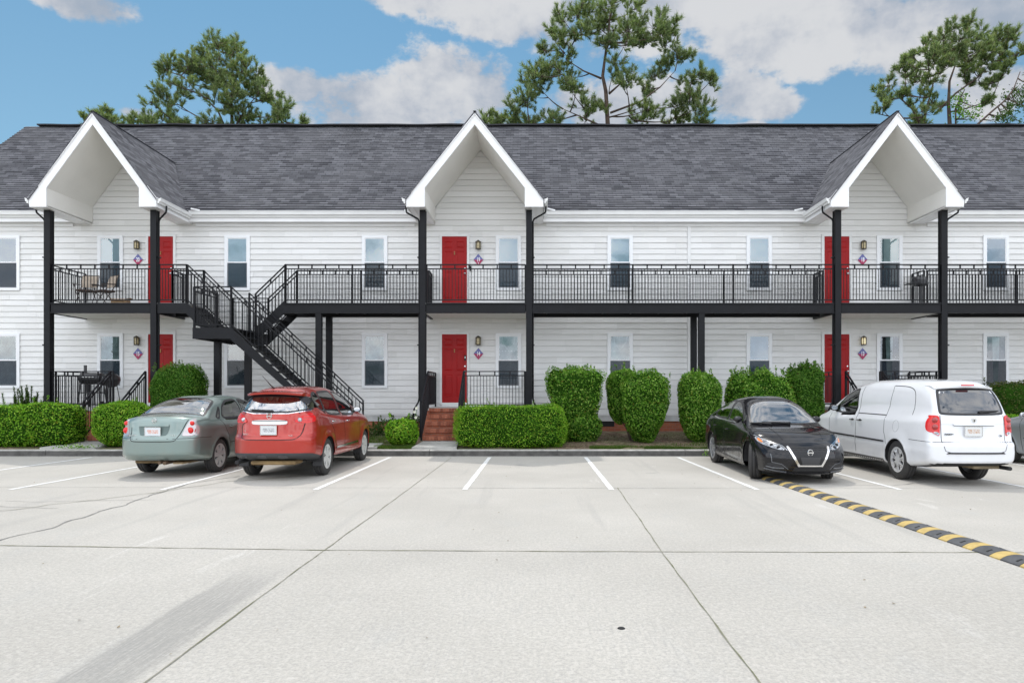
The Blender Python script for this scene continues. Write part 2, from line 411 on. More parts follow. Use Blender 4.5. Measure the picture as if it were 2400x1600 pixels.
# kerb in cast lengths
mb = MB(); x = -30.0
while x < 30:
    L = 3.05; a, b_ = x+.006, x+L-.006
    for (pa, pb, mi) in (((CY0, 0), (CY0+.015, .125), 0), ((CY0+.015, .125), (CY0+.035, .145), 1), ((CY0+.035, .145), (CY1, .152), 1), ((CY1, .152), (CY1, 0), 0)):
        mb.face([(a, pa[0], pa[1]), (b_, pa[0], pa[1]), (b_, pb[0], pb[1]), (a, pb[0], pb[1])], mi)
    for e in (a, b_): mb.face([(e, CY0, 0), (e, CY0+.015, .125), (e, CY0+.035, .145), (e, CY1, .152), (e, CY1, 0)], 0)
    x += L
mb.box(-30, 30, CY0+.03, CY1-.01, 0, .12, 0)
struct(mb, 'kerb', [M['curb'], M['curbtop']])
# concrete walks between kerb and steps
for (x0, x1, xa, xb, ye) in ((-11.95, -10.6, -11.62, -10.72, 17.62), (-4.9, -3.85, -4.9, -3.85, 17.2), (-3.0, -1.92, -2.92, -2.0, 17.62), (8.3, 9.6, 8.45, 9.45, 17.62)):
    mb = MB(); n = 8
    for i in range(n):
        y0 = CY1+.004+(ye-CY1)*i/n; y1 = CY1+.004+(ye-CY1)*(i+1)/n
        p = lambda k, u, w: (u+(w-u)*k)
        mb.face([(p(i/n, x0, xa), y0, gz(y0)+.045), (p(i/n, x1, xb), y0, gz(y0)+.045), (p((i+1)/n, x1, xb), y1, gz(y1)+.045), (p((i+1)/n, x0, xa), y1, gz(y1)+.045)])
    mb.face([(x0, CY1+.004, .0), (x1, CY1+.004, .0), (x1, CY1+.004, gz(CY1)+.045), (x0, CY1+.004, gz(CY1)+.045)])
    mb.face([(x0, CY1+.004, 0), (x0, CY1+.004, gz(CY1)+.045), (xa, ye, gz(ye)+.045), (xa, ye, 0)])
    mb.face([(x1, CY1+.004, 0), (x1, CY1+.004, gz(CY1)+.045), (xb, ye, gz(ye)+.045), (xb, ye, 0)])
    struct(mb, 'walkway_slab', M['walk'])
# stall lines
for (xf, xn) in ((-12.95, -12.98), (-10.4, -10.6), (-8.08, -8.24), (-5.78, -5.86), (-3.42, -3.46), (-1.09, -1.12), (1.155, 1.18), (3.31, 3.46), (5.60, 5.70), (7.80, 7.86), (10.1, 10.2), (12.4, 12.5)):
    mb = MB(); n = 30; w = .042
    pl = []
    for i in range(n+1):
        k = i/n; y = 15.98 + (10.68-15.98)*k; xx = xf + (xn-xf)*k
        pl.append((xx-w+rnd.uniform(-.004, .004), xx+w+rnd.uniform(-.004, .004), y))
    for i in range(n):
        a, b_ = pl[i], pl[i+1]; mb.face([(a[0], a[2], .004), (a[1], a[2], .004), (b_[1], b_[2], .004), (b_[0], b_[2], .004)])
    tag(mb.build('stall_line', M['line']), kind='structure')
# slab joints and cracks
def crack(pts, w, m, name, jit=.01, step=.12, z=.004):
    mb = MB(); out = []
    for (a, b_) in zip(pts, pts[1:]):
        a = Vector(a); b_ = Vector(b_); n = max(1, int((b_-a).length/step))
        for i in range(n): out.append(a.lerp(b_, i/n))
    out.append(Vector(pts[-1])); res = []
    for i, p in enumerate(out):
        d = (out[min(i+1, len(out)-1)] - out[max(0, i-1)]).normalized(); q = Vector((-d.y, d.x))
        c = p + q*noise.noise((p.x*2.1, p.y*2.1, 3))*jit*2 + q*rnd.uniform(-jit, jit)*.4
        ww = w*(.55+.9*rnd.random())/2
        res.append((c-q*ww, c+q*ww))
    for (a, b_) in zip(res, res[1:]): mb.face([(a[0].x, a[0].y, z), (a[1].x, a[1].y, z), (b_[1].x, b_[1].y, z), (b_[0].x, b_[0].y, z)])
    return tag(mb.build(name, m), kind='structure')
crack([(-30, 7.6), (-5.35, 6.80), (-2.05, 6.60), (1.2, 6.53), (4.6, 6.50), (30, 6.3)], .016, M['joint'], 'slab_joint', .006)
crack([(-2.02, -6), (-2.06, 3.6), (-2.05, 6.6), (-2.02, 9), (-1.98, 15.9)], .009, M['joint'], 'slab_joint', .004, z=.0055)
crack([(1.14, -6), (1.17, 3.6), (1.2, 6.5), (1.30, 10.9)], .009, M['joint'], 'slab_joint', .005, z=.0055)
crack([(-30, 11.2), (0, 10.86), (30, 10.8)], .012, M['joint2'], 'slab_joint', .004)
crack([(-5.3, 5.0), (-5.6, 9.0), (-5.8, 11.4), (-5.4, 12.4)], .02, M['joint2'], 'slab_crack', .05, z=.005)
crack([(-9.5, 7.6), (-7.6, 8.2), (-6.7, 9.0), (-5.75, 10.4), (-5.3, 11.6), (-4.1, 12.5)], .02, M['joint'], 'slab_crack', .06, z=.0065)
crack([(-9.8, 9.1), (-7.9, 9.2), (-6.3, 9.0)], .012, M['joint2'], 'slab_crack', .05, z=.005)
crack([(-9.6, 9.9), (-7.0, 9.5), (-5.4, 9.7)], .010, M['joint2'], 'slab_crack', .05, z=.005)
crack([(4.7, 11.3), (5.8, 11.1), (6.6, 11.6), (9.0, 11.2)], .014, M['joint2'], 'slab_crack', .05, z=.005)
# litter on the slab: little stones, leaves
mb = MB()
for i in range(420):
    x_, y_ = rnd.uniform(-14, 11), (rnd.uniform(3.4, 16.1) if rnd.random() < .4 else CY0-abs(rnd.gauss(0, .25))-.02)
    s_ = rnd.uniform(.004, .016); a_ = rnd.uniform(0, 6.3)
    q = [(x_+math.cos(a_+k*1.57)*s_*rnd.uniform(.5, 1.2), y_+math.sin(a_+k*1.57)*s_*rnd.uniform(.5, 1.2), .004+rnd.uniform(0, .009)) for k in range(4)]
    mb.face(q)
tag(mb.build('leaf_litter', mat('dry_litter', (.20, .15, .08), .9, var=.7, vscale=30, dark=(.05, .04, .02))), 'scattered dry leaf crumbs and grit lying on the pale concrete lot', 'litter', kind='stuff')
mb = MB(); mb.lathe([(0, .006), (.022, .005), (.026, .0)], (.55, 4.42, .0), n=12)
tag(mb.build('oil_spot', M['dark']), kind='structure')

# ================================================================ APARTMENT BUILDING
B = empty('apartment_building', (0, WY, .3), label='long two-storey apartment building with white lap siding, dark shingle roof and red doors', cat='building')
XL, XR = -18.35, 24.0
DZ = 3.96                          # upper deck level
PZ = 1.09                          # ground porch level
GB = [dict(x=-11.93, hw=1.72, hi=1.246, door=-11.15, win=-12.65, lamp=-11.83, up='20', lo='15'),
      dict(x=-1.655, hw=1.85, hi=1.345, door=-2.43, win=-.827, lamp=-1.72, up='19', lo='14'),
      dict(x=9.71, hw=1.80, hi=1.305, door=8.92, win=10.49, lamp=9.69, up='18', lo='13')]
def roofz(y): return 6.85 + .9*(y-20.05)
# siding in courses of separate boards
mb = MB(); h = .17; z = .68; k = 0
def board(x0, x1, z0, z1, dy=0, top=None):
    t0, t1 = (x0, x1) if top is None else top
    f = WY - .018 + dy; bk = WY + .01
    n = max(1, int((x1-x0)/.6)) if top is None else 1
    jz = [rnd.gauss(0, .0016) for _ in range(n+1)]; jy = [rnd.gauss(0, .0014) for _ in range(n+1)]
    for q in range(n):
        a, b_ = x0+(x1-x0)*q/n, x0+(x1-x0)*(q+1)/n; c, d = t0+(t1-t0)*q/n, t0+(t1-t0)*(q+1)/n
        za, zb_ = z0+jz[q], z0+jz[q+1]; fa, fb = f+jy[q], f+jy[q+1]
        mb.face([(a, fa, za), (b_, fb, zb_), (d, WY-.001+dy, z1), (c, WY-.001+dy, z1)])
        mb.face([(a, bk, za), (b_, bk, zb_), (b_, fb, zb_), (a, fa, za)])
TRIM = 4.54
while z < 6.62:
    z1 = z+h; x = XL - rnd.uniform(0, 2.5)
    for (xa, xb) in ((XL, TRIM-.05), (TRIM+.05, XR)):
        x = xa - rnd.uniform(0, 3)
        while x < xb:
            L = rnd.choice((2.4, 3.0, 3.6)); a = max(x, xa); b_ = min(x+L, xb)-rnd.choice((.002, .004, .007))
            if b_-a > .05: board(a, b_, z+.0125+rnd.uniform(-.0015, .0015), z1+.002, rnd.uniform(-.0022, .0012))
            x += L
    z = z1; k += 1
zc = z
for G in GB:
    z = zc
    while z < 8.78:
        z1 = z+h; w0 = min((8.80-z)/1.36, 1.4); w1 = max(.002, min((8.80-z1)/1.36, 1.4))
        sp_ = rnd.uniform(-.6, .6)
        board(G['x']-w0, G['x']+w0, z+.0125, z1+.002, rnd.uniform(-.002, .001), (G['x']-w1, G['x']+w1))
        z = z1
mb.box(XL, XR, WY+.01, WY+.15, .66, 6.8)
for G in GB: mb.prism([(G['x']-1.5, 6.8), (G['x']+1.5, 6.8), (G['x'], 8.85)], WY+.012, WY+.15)
# gable end walls and back
mb.box(XL, XL+.15, WY+.15, 29.4, .66, 6.8); mb.box(XR-.15, XR, WY+.15, 29.4, .66, 6.8); mb.box(XL, XR, 29.4, 29.55, .3, 6.8)
for xe in (XL+.02, XR-.1): mb.prism([(WY+.02, 6.8), (29.5, 6.8), (24.9, 10.95)], xe, xe+.08, axis='X')
mb.build('wall', M['siding'], B)
for a, b_ in ((TRIM-.05, TRIM+.05), (XL-.02, XL+.08)): mb = MB(); mb.box(a, b_, WY-.030, WY+.005, .66, 6.6); mb.build('trim_board', M['white'], B)
mb = MB(); mb.box(XL, XR, WY-.026, WY-.017, .66, .80); mb.box(XL, XR, WY-.036, WY-.0175, .80, .835)
mb.build('skirt_board', mat('skirt_paint', (.55, .55, .54), .7, var=.2, vscale=2), B)
mb = MB(); mb.box(XL+.05, XR, WY+.005, WY+.12, .1, .66); mb.build('foundation', M['brick'], B)
for vx in (-4.05, 2.12, 6.1, -14.6):
    v = MB(); v.box(vx-.2, vx+.2, WY-.002, WY+.004, .50, .655); 
    for i in range(5): v.box(vx-.2, vx+.2, WY-.006, WY-.002, .505+i*.03, .512+i*.03)
    v.build('crawlspace_vent', M['dark'], B)
# main roof
roof = MB(); EY, EZ, RY, RZ = 20.0, roofz(20.0), 24.85, roofz(24.85)
XRL, XRR = -18.58, 24.2
def roofsheet(q, uvf, name, parent):
    me = bpy.data.meshes.new(name); q = [Vector(p) for p in q]; nrm = (q[1]-q[0]).cross(q[2]-q[1]).normalized()
    if nrm.z < 0: nrm = -nrm
    n = len(q); vs = q + [p - nrm*.035 for p in q]
    fs = [tuple(range(n)), tuple(range(2*n-1, n-1, -1))] + [(i, i+n, (i+1) % n+n, (i+1) % n) for i in range(n)]
    me.from_pydata([tuple(v) for v in vs], [], fs)
    bm = bmesh.new(); bm.from_mesh(me); bmesh.ops.recalc_face_normals(bm, faces=bm.faces)
    ul = bm.loops.layers.uv.new('uv')
    for f in bm.faces:
        for l in f.loops: l[ul].uv = uvf(l.vert.co)
    bm.to_mesh(me); bm.free()
    return link(name, me, parent, True, [M['shingle']])
SL = math.hypot(1, .9)
# front slope: one sheet with subdivisions for a slight sag, as real old decking has
me = bpy.data.meshes.new('roof'); vs = []; fs = []; NX, NY = 150, 44
for j in range(NY*2):
    y = EY + (RY-EY)*((j+1)//2)/NY; up = .026 if j % 2 == 0 else .0
    for i in range(NX+1):
        x = XRL + (XRR-XRL)*i/NX
        vs.append((x, y-(.006 if j % 2 == 0 else 0), roofz(y) + up + noise.noise((x*.6, y*.7, 1))*.024 + noise.noise((x*1.1, (j//2)*3.3, 4))*.006 - .012*math.sin(j/NY*math.pi/2)))
for j in range(2*NY-1):
    for i in range(NX):
        xm = XRL + (XRR-XRL)*(i+.5)/NX; ym = EY + (RY-EY)*(j//2+.5)/NY
        if any(abs(xm-G['x']) < G['hw']-.02 and ym < 20.05+(9.05-(9.05-6.72)/G['hw']*abs(xm-G['x'])-6.85)/.9-.12 for G in GB) and ym < 20.6: continue
        fs.append((j*(NX+1)+i, j*(NX+1)+i+1, (j+1)*(NX+1)+i+1, (j+1)*(NX+1)+i))
b0 = len(vs); vs += [(XRL, 20.45, roofz(20.45)-.04), (XRR, 20.45, roofz(20.45)-.04), (XRR, RY, RZ-.04), (XRL, RY, RZ-.04), (XRL, 29.7, EZ), (XRR, 29.7, EZ), (XRL, RY, RZ), (XRR, RY, RZ)]
fs += [(b0, b0+1, b0+2, b0+3), (b0+6, b0+7, b0+5, b0+4), (b0+3, b0+2, b0+5, b0+4)]
me.from_pydata(vs, [], fs); bm = bmesh.new(); bm.from_mesh(me); ul = bm.loops.layers.uv.new('uv')
for f in bm.faces:
    for l in f.loops: l[ul].uv = (l.vert.co.x, (l.vert.co.y-EY)*SL)
bm.to_mesh(me); bm.free()
rf = link('roof', me, B, True, [M['shingle']])
mb = MB()
rp = []; x = XRL+.5
while x < XRR: rp.append((x, RY+.02, RZ+.03+noise.noise((x*.8, 0, 5))*.03)); x += .3
for a, b_ in zip(rp, rp[1:]): mb.bar(a, b_, .34, .045)
mb.build('ridge_vent', mat('ridge_vent', (.022, .022, .026), .8), rf)
# dormer gables over the porches
GF = 18.35
for gi, G in enumerate(GB):
    xc, hw, hi = G['x'], G['hw'], G['hi']; AZ = 9.05; EZd = 6.72; sl = (AZ-EZd)/hw
    root = MB()   # fascia board (front face)
    P = [(-hw, EZd), (0, AZ-.02), (hw, EZd), (hw, 6.50), (hi, 6.50), (hi, 7.01), (0, 8.71), (-hi, 7.01), (-hi, 6.50), (-hw, 6.50)]
    f = MB()
    for s_ in (-1, 1):
        f.prism([(xc+s_*a, b_) for a, b_ in ((hw, EZd), (0.0, AZ-.02), (0.0, 8.71), (hi, 7.01))], GF, GF+.03)
        f.prism([(xc+s_*a, b_) for a, b_ in ((hw, EZd), (hi, 7.01), (hi, 6.50), (hw-.02, 6.50))], GF, GF+.03)
        # rake trim ledge
        a0 = Vector((xc+s_*(hw+.02), GF-.012, EZd-.03)); a1 = Vector((xc, GF-.012, AZ-.045))
        f.bar(a0, a1, .035, .035, up=(0, -1, 0))
    po = f.build('gable_fascia', M['fascia'], B)
    q = MB()
    for s_ in (-1, 1):
        q.face([(xc, GF+.03, 8.71), (xc+s_*hi, GF+.03, 7.01), (xc+s_*hi, WY-.02, 7.01), (xc, WY-.02, 8.71)])
        q.face([(xc+s_*hi, GF+.03, 7.01), (xc+s_*hi, GF+.03, 6.5), (xc+s_*hi, WY-.02, 6.5), (xc+s_*hi, WY-.02, 7.01)])
    q.build('soffit', M['soffit'], B)
    for s_ in (-1, 1):
        q = MB()   # underside of the box with grooves
        for j in range(3):
            a, b_ = hi+.002+(hw-hi-.03)*j/3, hi+(hw-hi-.03)*(j+1)/3-.012
            q.box(min(xc+s_*a, xc+s_*b_), max(xc+s_*a, xc+s_*b_), GF+.032, WY-.02, 6.505, 6.52)
        q.box(min(xc+s_*hi, xc+s_*hw), max(xc+s_*hi, xc+s_*hw), GF+.04, WY-.03, 6.522, 6.54)
        q.build('eave_soffit', M['fascia'], B)
        q = MB(); a, b_ = sorted((xc+s_*(hw-.025), xc+s_*(hw-.001))); q.box(a, b_, GF+.032, WY-.03, 6.5, 6.76); q.build('eave_fascia', M['fascia'], B)
    for s_ in (-1, 1):
        e = hw+.03; ez = AZ - sl*e
        # valley points on the main roof
        yA = 20.05+(AZ+.02-6.85)/.9 + .03; yE = 20.05+(ez+.02-6.85)/.9 + .02
        sh = roofsheet([(xc, GF-.03, AZ+.02), (xc+s_*e, GF-.03, ez+.02), (xc+s_*e, yE, ez+.02), (xc, yA, AZ+.02)],
                  lambda v, xc=xc: (v.y, abs(v.x-xc)*math.hypot(1, sl)), 'gable_roof', B)
        gt = MB(); gx = xc+s_*(hw+.02)     # K gutter along the gable eave
        pr = [(0, 6.60), (.035, 6.60), (.045, 6.64), (.08, 6.66), (.092, 6.73), (.098, 6.73), (.098, 6.745), (.085, 6.745), (.0, 6.70)]
        gt.prism([(gx+s_*a, b_) for a, b_ in pr], GF+.01, 20.02)
        gt.build('gutter', M['white'], B)
        # downspout: drop, elbow to the column, down to the ground, kick-out
        cx = xc + s_*1.455; ds = MB(); rr = .025
        px = cx+s_*.108
        pts = [(gx+s_*.045, 18.72, 6.62), (gx+s_*.045, 18.72, 6.50), (gx+s_*.03, 18.72, 6.44), (px+s_*.03, 18.74, 6.27), (px, 18.75, 6.20), (px, 18.75, 1.35), (px+s_*.02, 18.74, 1.25), (px+s_*.13, 18.7, 1.05), (px+s_*.15, 18.7, .9), (px+s_*.15, 18.7, .42)]
        ds.tube(pts, rr, 8)
        for zz in (5.2, 2.8): ds.box(px-.045, px+.045, 18.70, 18.80, zz, zz+.03)
        ds.build('downspout', M['black'], B, angle=40)
    c = MB(); c.bar((xc, GF-.03, AZ+.012), (xc, 20.05+(AZ-6.85)/.9, AZ+.012), .08, .02); c.build('gable_ridge_cap', M['shingle'], B)
# main gutters and eave between the gables
segs = [(XRL, GB[0]['x']-GB[0]['hw']-.1), (GB[0]['x']+GB[0]['hw']+.1, GB[1]['x']-GB[1]['hw']-.1), (GB[1]['x']+GB[1]['hw']+.1, GB[2]['x']-GB[2]['hw']-.1), (GB[2]['x']+GB[2]['hw']+.1, XRR)]
for a, b_ in segs:
    q = MB(); Y = 20.07
    pr = [(Y, 6.65), (Y-.04, 6.65), (Y-.05, 6.69), (Y-.095, 6.72), (Y-.105, 6.80), (Y-.115, 6.80), (Y-.115, 6.82), (Y-.1, 6.82), (Y, 6.78)]
    q.prism(pr, a-.06, b_+.06, axis='X')
    q.build('gutter', M['white'], B)
    q = MB(); q.box(a-.1, b_+.1, Y+.002, Y+.03, 6.53, 6.80); q.box(a-.1, b_+.1, Y+.03, WY-.02, 6.535, 6.56)
    q.box(a, b_, WY-.045, WY-.0165, 6.44, 6.53)
    q.build('eave_fascia', M['fascia'], B)
# flashing blobs where gable meets eave
fl = MB()
for G in GB:
    for s_ in (-1, 1):
        bx_ = G['x']+s_*(G['hw']+.12)
        fl.bar((bx_, 19.95, 6.87), (bx_+s_*.22, 20.02, 6.84), .10, .04)
fl.build('flashing', M['fascia'], B)

# ---------------- windows
MG = bpy.data.materials.new('window_glass'); MG.use_nodes = True; nt = MG.node_tree; nt.nodes.clear(); g = NG(nt)
fr = g.n('ShaderNodeFresnel'); fr.inputs[0].default_value = 1.5
gl = g.n('ShaderNodeBsdfGlossy'); gl.inputs['Roughness'].default_value = .015
tr = g.n('ShaderNodeBsdfTransparent'); tr.inputs[0].default_value = (.80, .88, .90, 1)
t = g.n('ShaderNodeTexCoord').outputs['Object']
bp = g.n('ShaderNodeBump'); bp.inputs['Strength'].default_value = .03; bp.inputs['Distance'].default_value = .02
g.L.new(g.noise(t, 2.5, 2), bp.inputs['Height']); g.L.new(bp.outputs[0], gl.inputs['Normal'])
ms = g.n('ShaderNodeMixShader'); g.L.new(g.m('ADD', g.m('MULTIPLY', fr.outputs[0], 2.4), .12, clamp=True), ms.inputs[0]); g.L.new(tr.outputs[0], ms.inputs[1]); g.L.new(gl.outputs[0], ms.inputs[2])
o_ = g.n('ShaderNodeOutputMaterial'); g.L.new(ms.outputs[0], o_.inputs[0]); M['glass'] = MG
MS = bpy.data.materials.new('insect_screen'); MS.use_nodes = True; nt = MS.node_tree; nt.nodes.clear(); g = NG(nt)
df = g.n('ShaderNodeBsdfDiffuse'); df.inputs[0].default_value = (.035, .045, .06, 1)
tr = g.n('ShaderNodeBsdfTransparent'); ms = g.n('ShaderNodeMixShader'); ms.inputs[0].default_value = .62
g.L.new(tr.outputs[0], ms.inputs[1]); g.L.new(df.outputs[0], ms.inputs[2]); o_ = g.n('ShaderNodeOutputMaterial'); g.L.new(ms.outputs[0], o_.inputs[0]); M['screen'] = MS
BL = {'blind': mat('blind', (.66, .76, .80), .7, var=.06, vscale=1.2), 'blue': mat('blue_blind', (.42, .50, .58), .7, var=.1),
      'curtain': mat('curtain', (.34, .40, .38), .8, var=.5, vscale=2.4, dark=(.14, .18, .17)), 'darkroom': mat('dark_room', (.03, .035, .035), .8, var=.7, vscale=3),
      'teal': mat('teal_curtain', (.22, .32, .33), .8, var=.2), 'pale': mat('pale_curtain', (.60, .68, .66), .8, var=.15, vscale=4)}
def window(x, zt, style, label):
    w, H = .76, 1.63; x0, x1, z0 = x-w/2, x+w/2, zt-H; f = .085
    fr = MB(); Y = WY-.016
    # casing
    fr.box(x0, x1, Y-.030, Y, zt-f*.9, zt); fr.box(x0, x1, Y-.036, Y, z0, z0+f*.9)
    fr.box(x0, x0+f, Y-.030, Y, z0+f*.9, zt-f*.9); fr.box(x1-f, x1, Y-.030, Y, z0+f*.9, zt-f*.9)
    a, b_, c, d = x0+f, x1-f, z0+f*.9, zt-f*.9
    o = fr.build('window', M['vinyl'], B); tag(o, label)
    zm = (c+d)/2+.02; s = MB(); k = .026
    for (u0, u1, yy) in ((zm-.02, d, -.020), (c, zm+.02, -.012)):
        s.box(a, b_, Y+yy, Y+yy+.012, u1-k, u1); s.box(a, b_, Y+yy, Y+yy+.012, u0, u0+k+.01)
        s.box(a, a+k, Y+yy, Y+yy+.012, u0+k+.01, u1-k); s.box(b_-k, b_, Y+yy, Y+yy+.012, u0+k+.01, u1-k)
    s.build('sash', M['vinyl'], o)
    q = MB(); q.face([(a, Y-.014, zm), (b_, Y-.014, zm), (b_, Y-.014, d), (a, Y-.014, d)]); q.build('upper_pane', M['glass'], o)
    q = MB(); q.face([(a, Y-.0075, c), (b_, Y-.0075, c), (b_, Y-.0075, zm), (a, Y-.0075, zm)]); q.build('lower_pane', M['glass'], o)
    q = MB(); q.face([(a, Y-.0135, c), (b_, Y-.0135, c), (b_, Y-.0135, zm), (a, Y-.0135, zm)]); q.build('insect_screen', M['screen'], o)
    q = MB()
    if style in ('blind', 'blue'):
        n = 30
        for i in range(n):
            u0 = c+(d-c)*i/n; u1 = c+(d-c)*(i+1)/n
            q.face([(a, Y-.0035, u0), (b_, Y-.0035, u0), (b_, Y-.0055, u1), (a, Y-.0055, u1)])
        q.build('blind', BL[style], o)
    elif style == 'half':
        q.face([(a+.13, Y-.004, c), (b_, Y-.004, c), (b_, Y-.004, d), (a+.13, Y-.004, d)]); q.build('curtain', BL['pale'], o)
        q = MB(); q.face([(a, Y-.003, c), (a+.13, Y-.003, c), (a+.13, Y-.003, d), (a, Y-.003, d)]); q.build('curtain', BL['teal'], o)
    else:
        n = 24; st = {'curtain': 'curtain', 'dark': 'darkroom'}[style]  # dark style: a dark sheet paints the unlit room behind the glass
        for i in range(n):
            u0 = a+(b_-a)*i/n; u1 = a+(b_-a)*(i+1)/n; y0 = Y-.004+.0022*math.sin(i*1.7); y1 = Y-.004+.0022*math.sin((i+1)*1.7)
            q.face([(u0, y0, c), (u1, y1, c), (u1, y1, d), (u0, y0, d)])
        q.build('curtain', BL[st], o, smooth=True)
        if style == 'curtain':
            q = MB(); pl = [(a+.10, d), (a+.14, d-.25), ((a+b_)/2, d-.42), (b_-.12, d-.2), (b_-.10, d)]
            q.tube([(u, Y-.0065, v) for u, v in pl], .006, 5); q.build('tieback', BL['pale'], o)
        if style == 'dark':
            q = MB(); q.face([(a+.22, Y-.0085, c+.1), (a+.36, Y-.0085, c+.1), (a+.40, Y-.0085, d-.04), (a+.18, Y-.0085, d-.04)]); q.build('curtain', BL['curtain'], o)
    return o
WX = [-15.72, -12.65, -8.88, -4.80, -.827, 2.49, 6.62, 10.49, 13.65, 17.4]
UPS = ['blue', 'blind', 'blind', 'blind', 'blind', 'blind', 'blind', 'half', 'blue', 'blind']
LOS = ['curtain', 'curtain', 'curtain', 'curtain', 'curtain', 'curtain', 'blue', 'dark', 'dark', 'curtain']
for i, x in enumerate(WX):
    window(x, 6.17, UPS[i], None); window(x, 3.27, LOS[i], None)

# ---------------- doors
def door(x, zt, lock=False):
    w, H = .745, 2.03; z0 = zt-H; Y = WY-.016; f = .07
    fr = MB()
    fr.box(x-w/2-f, x-w/2, Y-.032, Y, z0-.05, zt+f); fr.box(x+w/2, x+w/2+f, Y-.032, Y, z0-.05, zt+f); fr.box(x-w/2, x+w/2, Y-.032, Y, zt, zt+f)
    fr.box(x-w/2, x+w/2, Y-.05, Y, z0-.12, z0)
    fo = fr.build('door_frame', M['white'], B)
    d = MB(); d.box(x-w/2, x+w/2, Y-.012, Y, z0, zt)
    def panel(xa, xb, za, zb):
        y0 = Y-.012; e = .018
        # groove then raised field
        o = [(xa, y0, za), (xb, y0, za), (xb, y0, zb), (xa, y0, zb)]
        i1 = [(xa+e, y0-.008, za+e), (xb-e, y0-.008, za+e), (xb-e, y0-.008, zb-e), (xa+e, y0-.008, zb-e)]
        i2 = [(xa+e*1.7, y0-.001, za+e*1.7), (xb-e*1.7, y0-.001, za+e*1.7), (xb-e*1.7, y0-.001, zb-e*1.7), (xa+e*1.7, y0-.001, zb-e*1.7)]
        i3 = [(xa+e*3.2, y0-.006, za+e*3.2), (xb-e*3.2, y0-.006, za+e*3.2), (xb-e*3.2, y0-.006, zb-e*3.2), (xa+e*3.2, y0-.006, zb-e*3.2)]
        for A, Bq in ((o, i1), (i1, i2), (i2, i3)):
            for k in range(4): d.face([A[k], A[(k+1) % 4], Bq[(k+1) % 4], Bq[k]])
        d.face(i3)
    for sx_ in (-1, 1):
        xa, xb = sorted((x+sx_*.055, x+sx_*.30))
        panel(xa, xb, zt-.34, zt-.14); panel(xa, xb, zt-1.08, zt-.43); panel(xa, xb, z0+.20, z0+.84)
    do = d.build('door', M['red'], B)
    k = MB(); kx = x+w/2-.06
    k.lathe([(0, -.075), (.022, -.07), (.030, -.055), (.026, -.04), (.012, -.03), (.012, -.012), (.028, -.012), (.028, 0)], (kx, Y-.012, z0+.93), axis='Y', n=16)
    k.lathe([(0, -.022), (.022, -.02), (.024, 0)], (kx, Y-.012, z0+1.08), axis='Y', n=16)
    k.build('handle', M['steel'], do, angle=50)
    k = MB(); k.lathe([(0, -.02), (.014, -.018), (.02, 0)], (x, Y-.012, zt-.46), axis='Y', n=12); k.bar((x, Y-.026, zt-.46), (x, Y-.026, zt-.52), .014, .010); k.lathe([(0, -.03), (.018, -.026), (.018, 0)], (x, Y-.012, zt-.525), axis='Y', n=12)
    k.build('knocker', mat('old_brass', (.28, .17, .07), .4, metal=.8), do, angle=50)
    if lock:
        k = MB(); k.bbox(kx-.02, kx+.03, Y-.04, Y-.0125, zt-.78, zt-.62, .006); k.build('doorbell', M['dark'], do)
        k = MB(); k.box(kx-.008, kx+.018, Y-.0425, Y-.0395, zt-.72, zt-.66); k.build('doorbell_plate', M['white'], do)
for G in GB:
    door(G['door'], 6.14); door(G['door'], 3.24, lock=(G['lo'] == '14'))
# intercom by door 19 and small boxes
q = MB(); q.bbox(-1.985, -1.925, WY-.06, WY-.01, 5.12, 5.26, .006); q.build('doorbell', M['dark'], B)

# ---------------- wall lamps
MLG = mat('lamp_glass', (.62, .52, .30), .35, var=.2, vscale=12)
MLB = mat('lamp_bronze', (.05, .04, .025), .4, metal=.4)
MLL = mat('lit_lamp_glass', (.70, .62, .42), .35, emis=(1, .85, .5), estr=.9)
def lamp(x, z, label, lit=False):
    o = empty('wall_lamp', (x, WY-.02, z), label=label, cat='lamp', group='lantern lamps beside the red doors')
    m = MB(); n = 6; r = .072; yc = -.085
    hexp = lambda rr, zz: [(rr*math.cos(math.pi/6+k*math.pi/3), yc+rr*math.sin(math.pi/6+k*math.pi/3), zz) for k in range(6)]
    m.lathe([(0, .135), (.02, .135), (.045, .115), (.088, .09), (.088, .078), (.0, .078)], (0, yc, 0), n=6)
    m.lathe([(0, -.135), (.078, -.135), (.082, -.12), (.078, -.11), (0, -.11)], (0, yc, 0), n=6)
    for k in range(6):
        a = 2*math.pi*k/6; p = (r*math.cos(a), yc+r*math.sin(a))
        m.bar((p[0], p[1], -.115), (p[0], p[1], .085), .014, .014)
        a2 = a+math.pi/3; p2 = (r*math.cos(a2), yc+r*math.sin(a2)); m.bar((p[0], p[1], .055), (p2[0], p2[1], .055), .01, .01)
    m.box(-.045, .045, -.02, .0, -.10, .10); m.box(-.015, .015, yc, -.02, .02, .05)
    m.build('cage', MLB, o, world=False)
    q = MB(); q.lathe([(.058, -.11), (.062, -.10), (.062, .078)], (0, yc, 0), n=6); q.build('lamp_glass', MLL if lit else MLG, o, world=False)
for G in GB:
    pos = {'20': 'left', '19': 'middle', '18': 'right'}[G['up']]
    lamp(G['lamp'], 5.88, 'upper bronze lantern under the %s gable, over the diamond sign %s' % (pos, G['up']))
    lit = G['lo'] == '13'
    lamp(G['lamp'], 3.05, '%s bronze lantern under the %s balcony, over the diamond sign %s' % ('glowing' if lit else 'unlit', pos, G['lo']), lit)
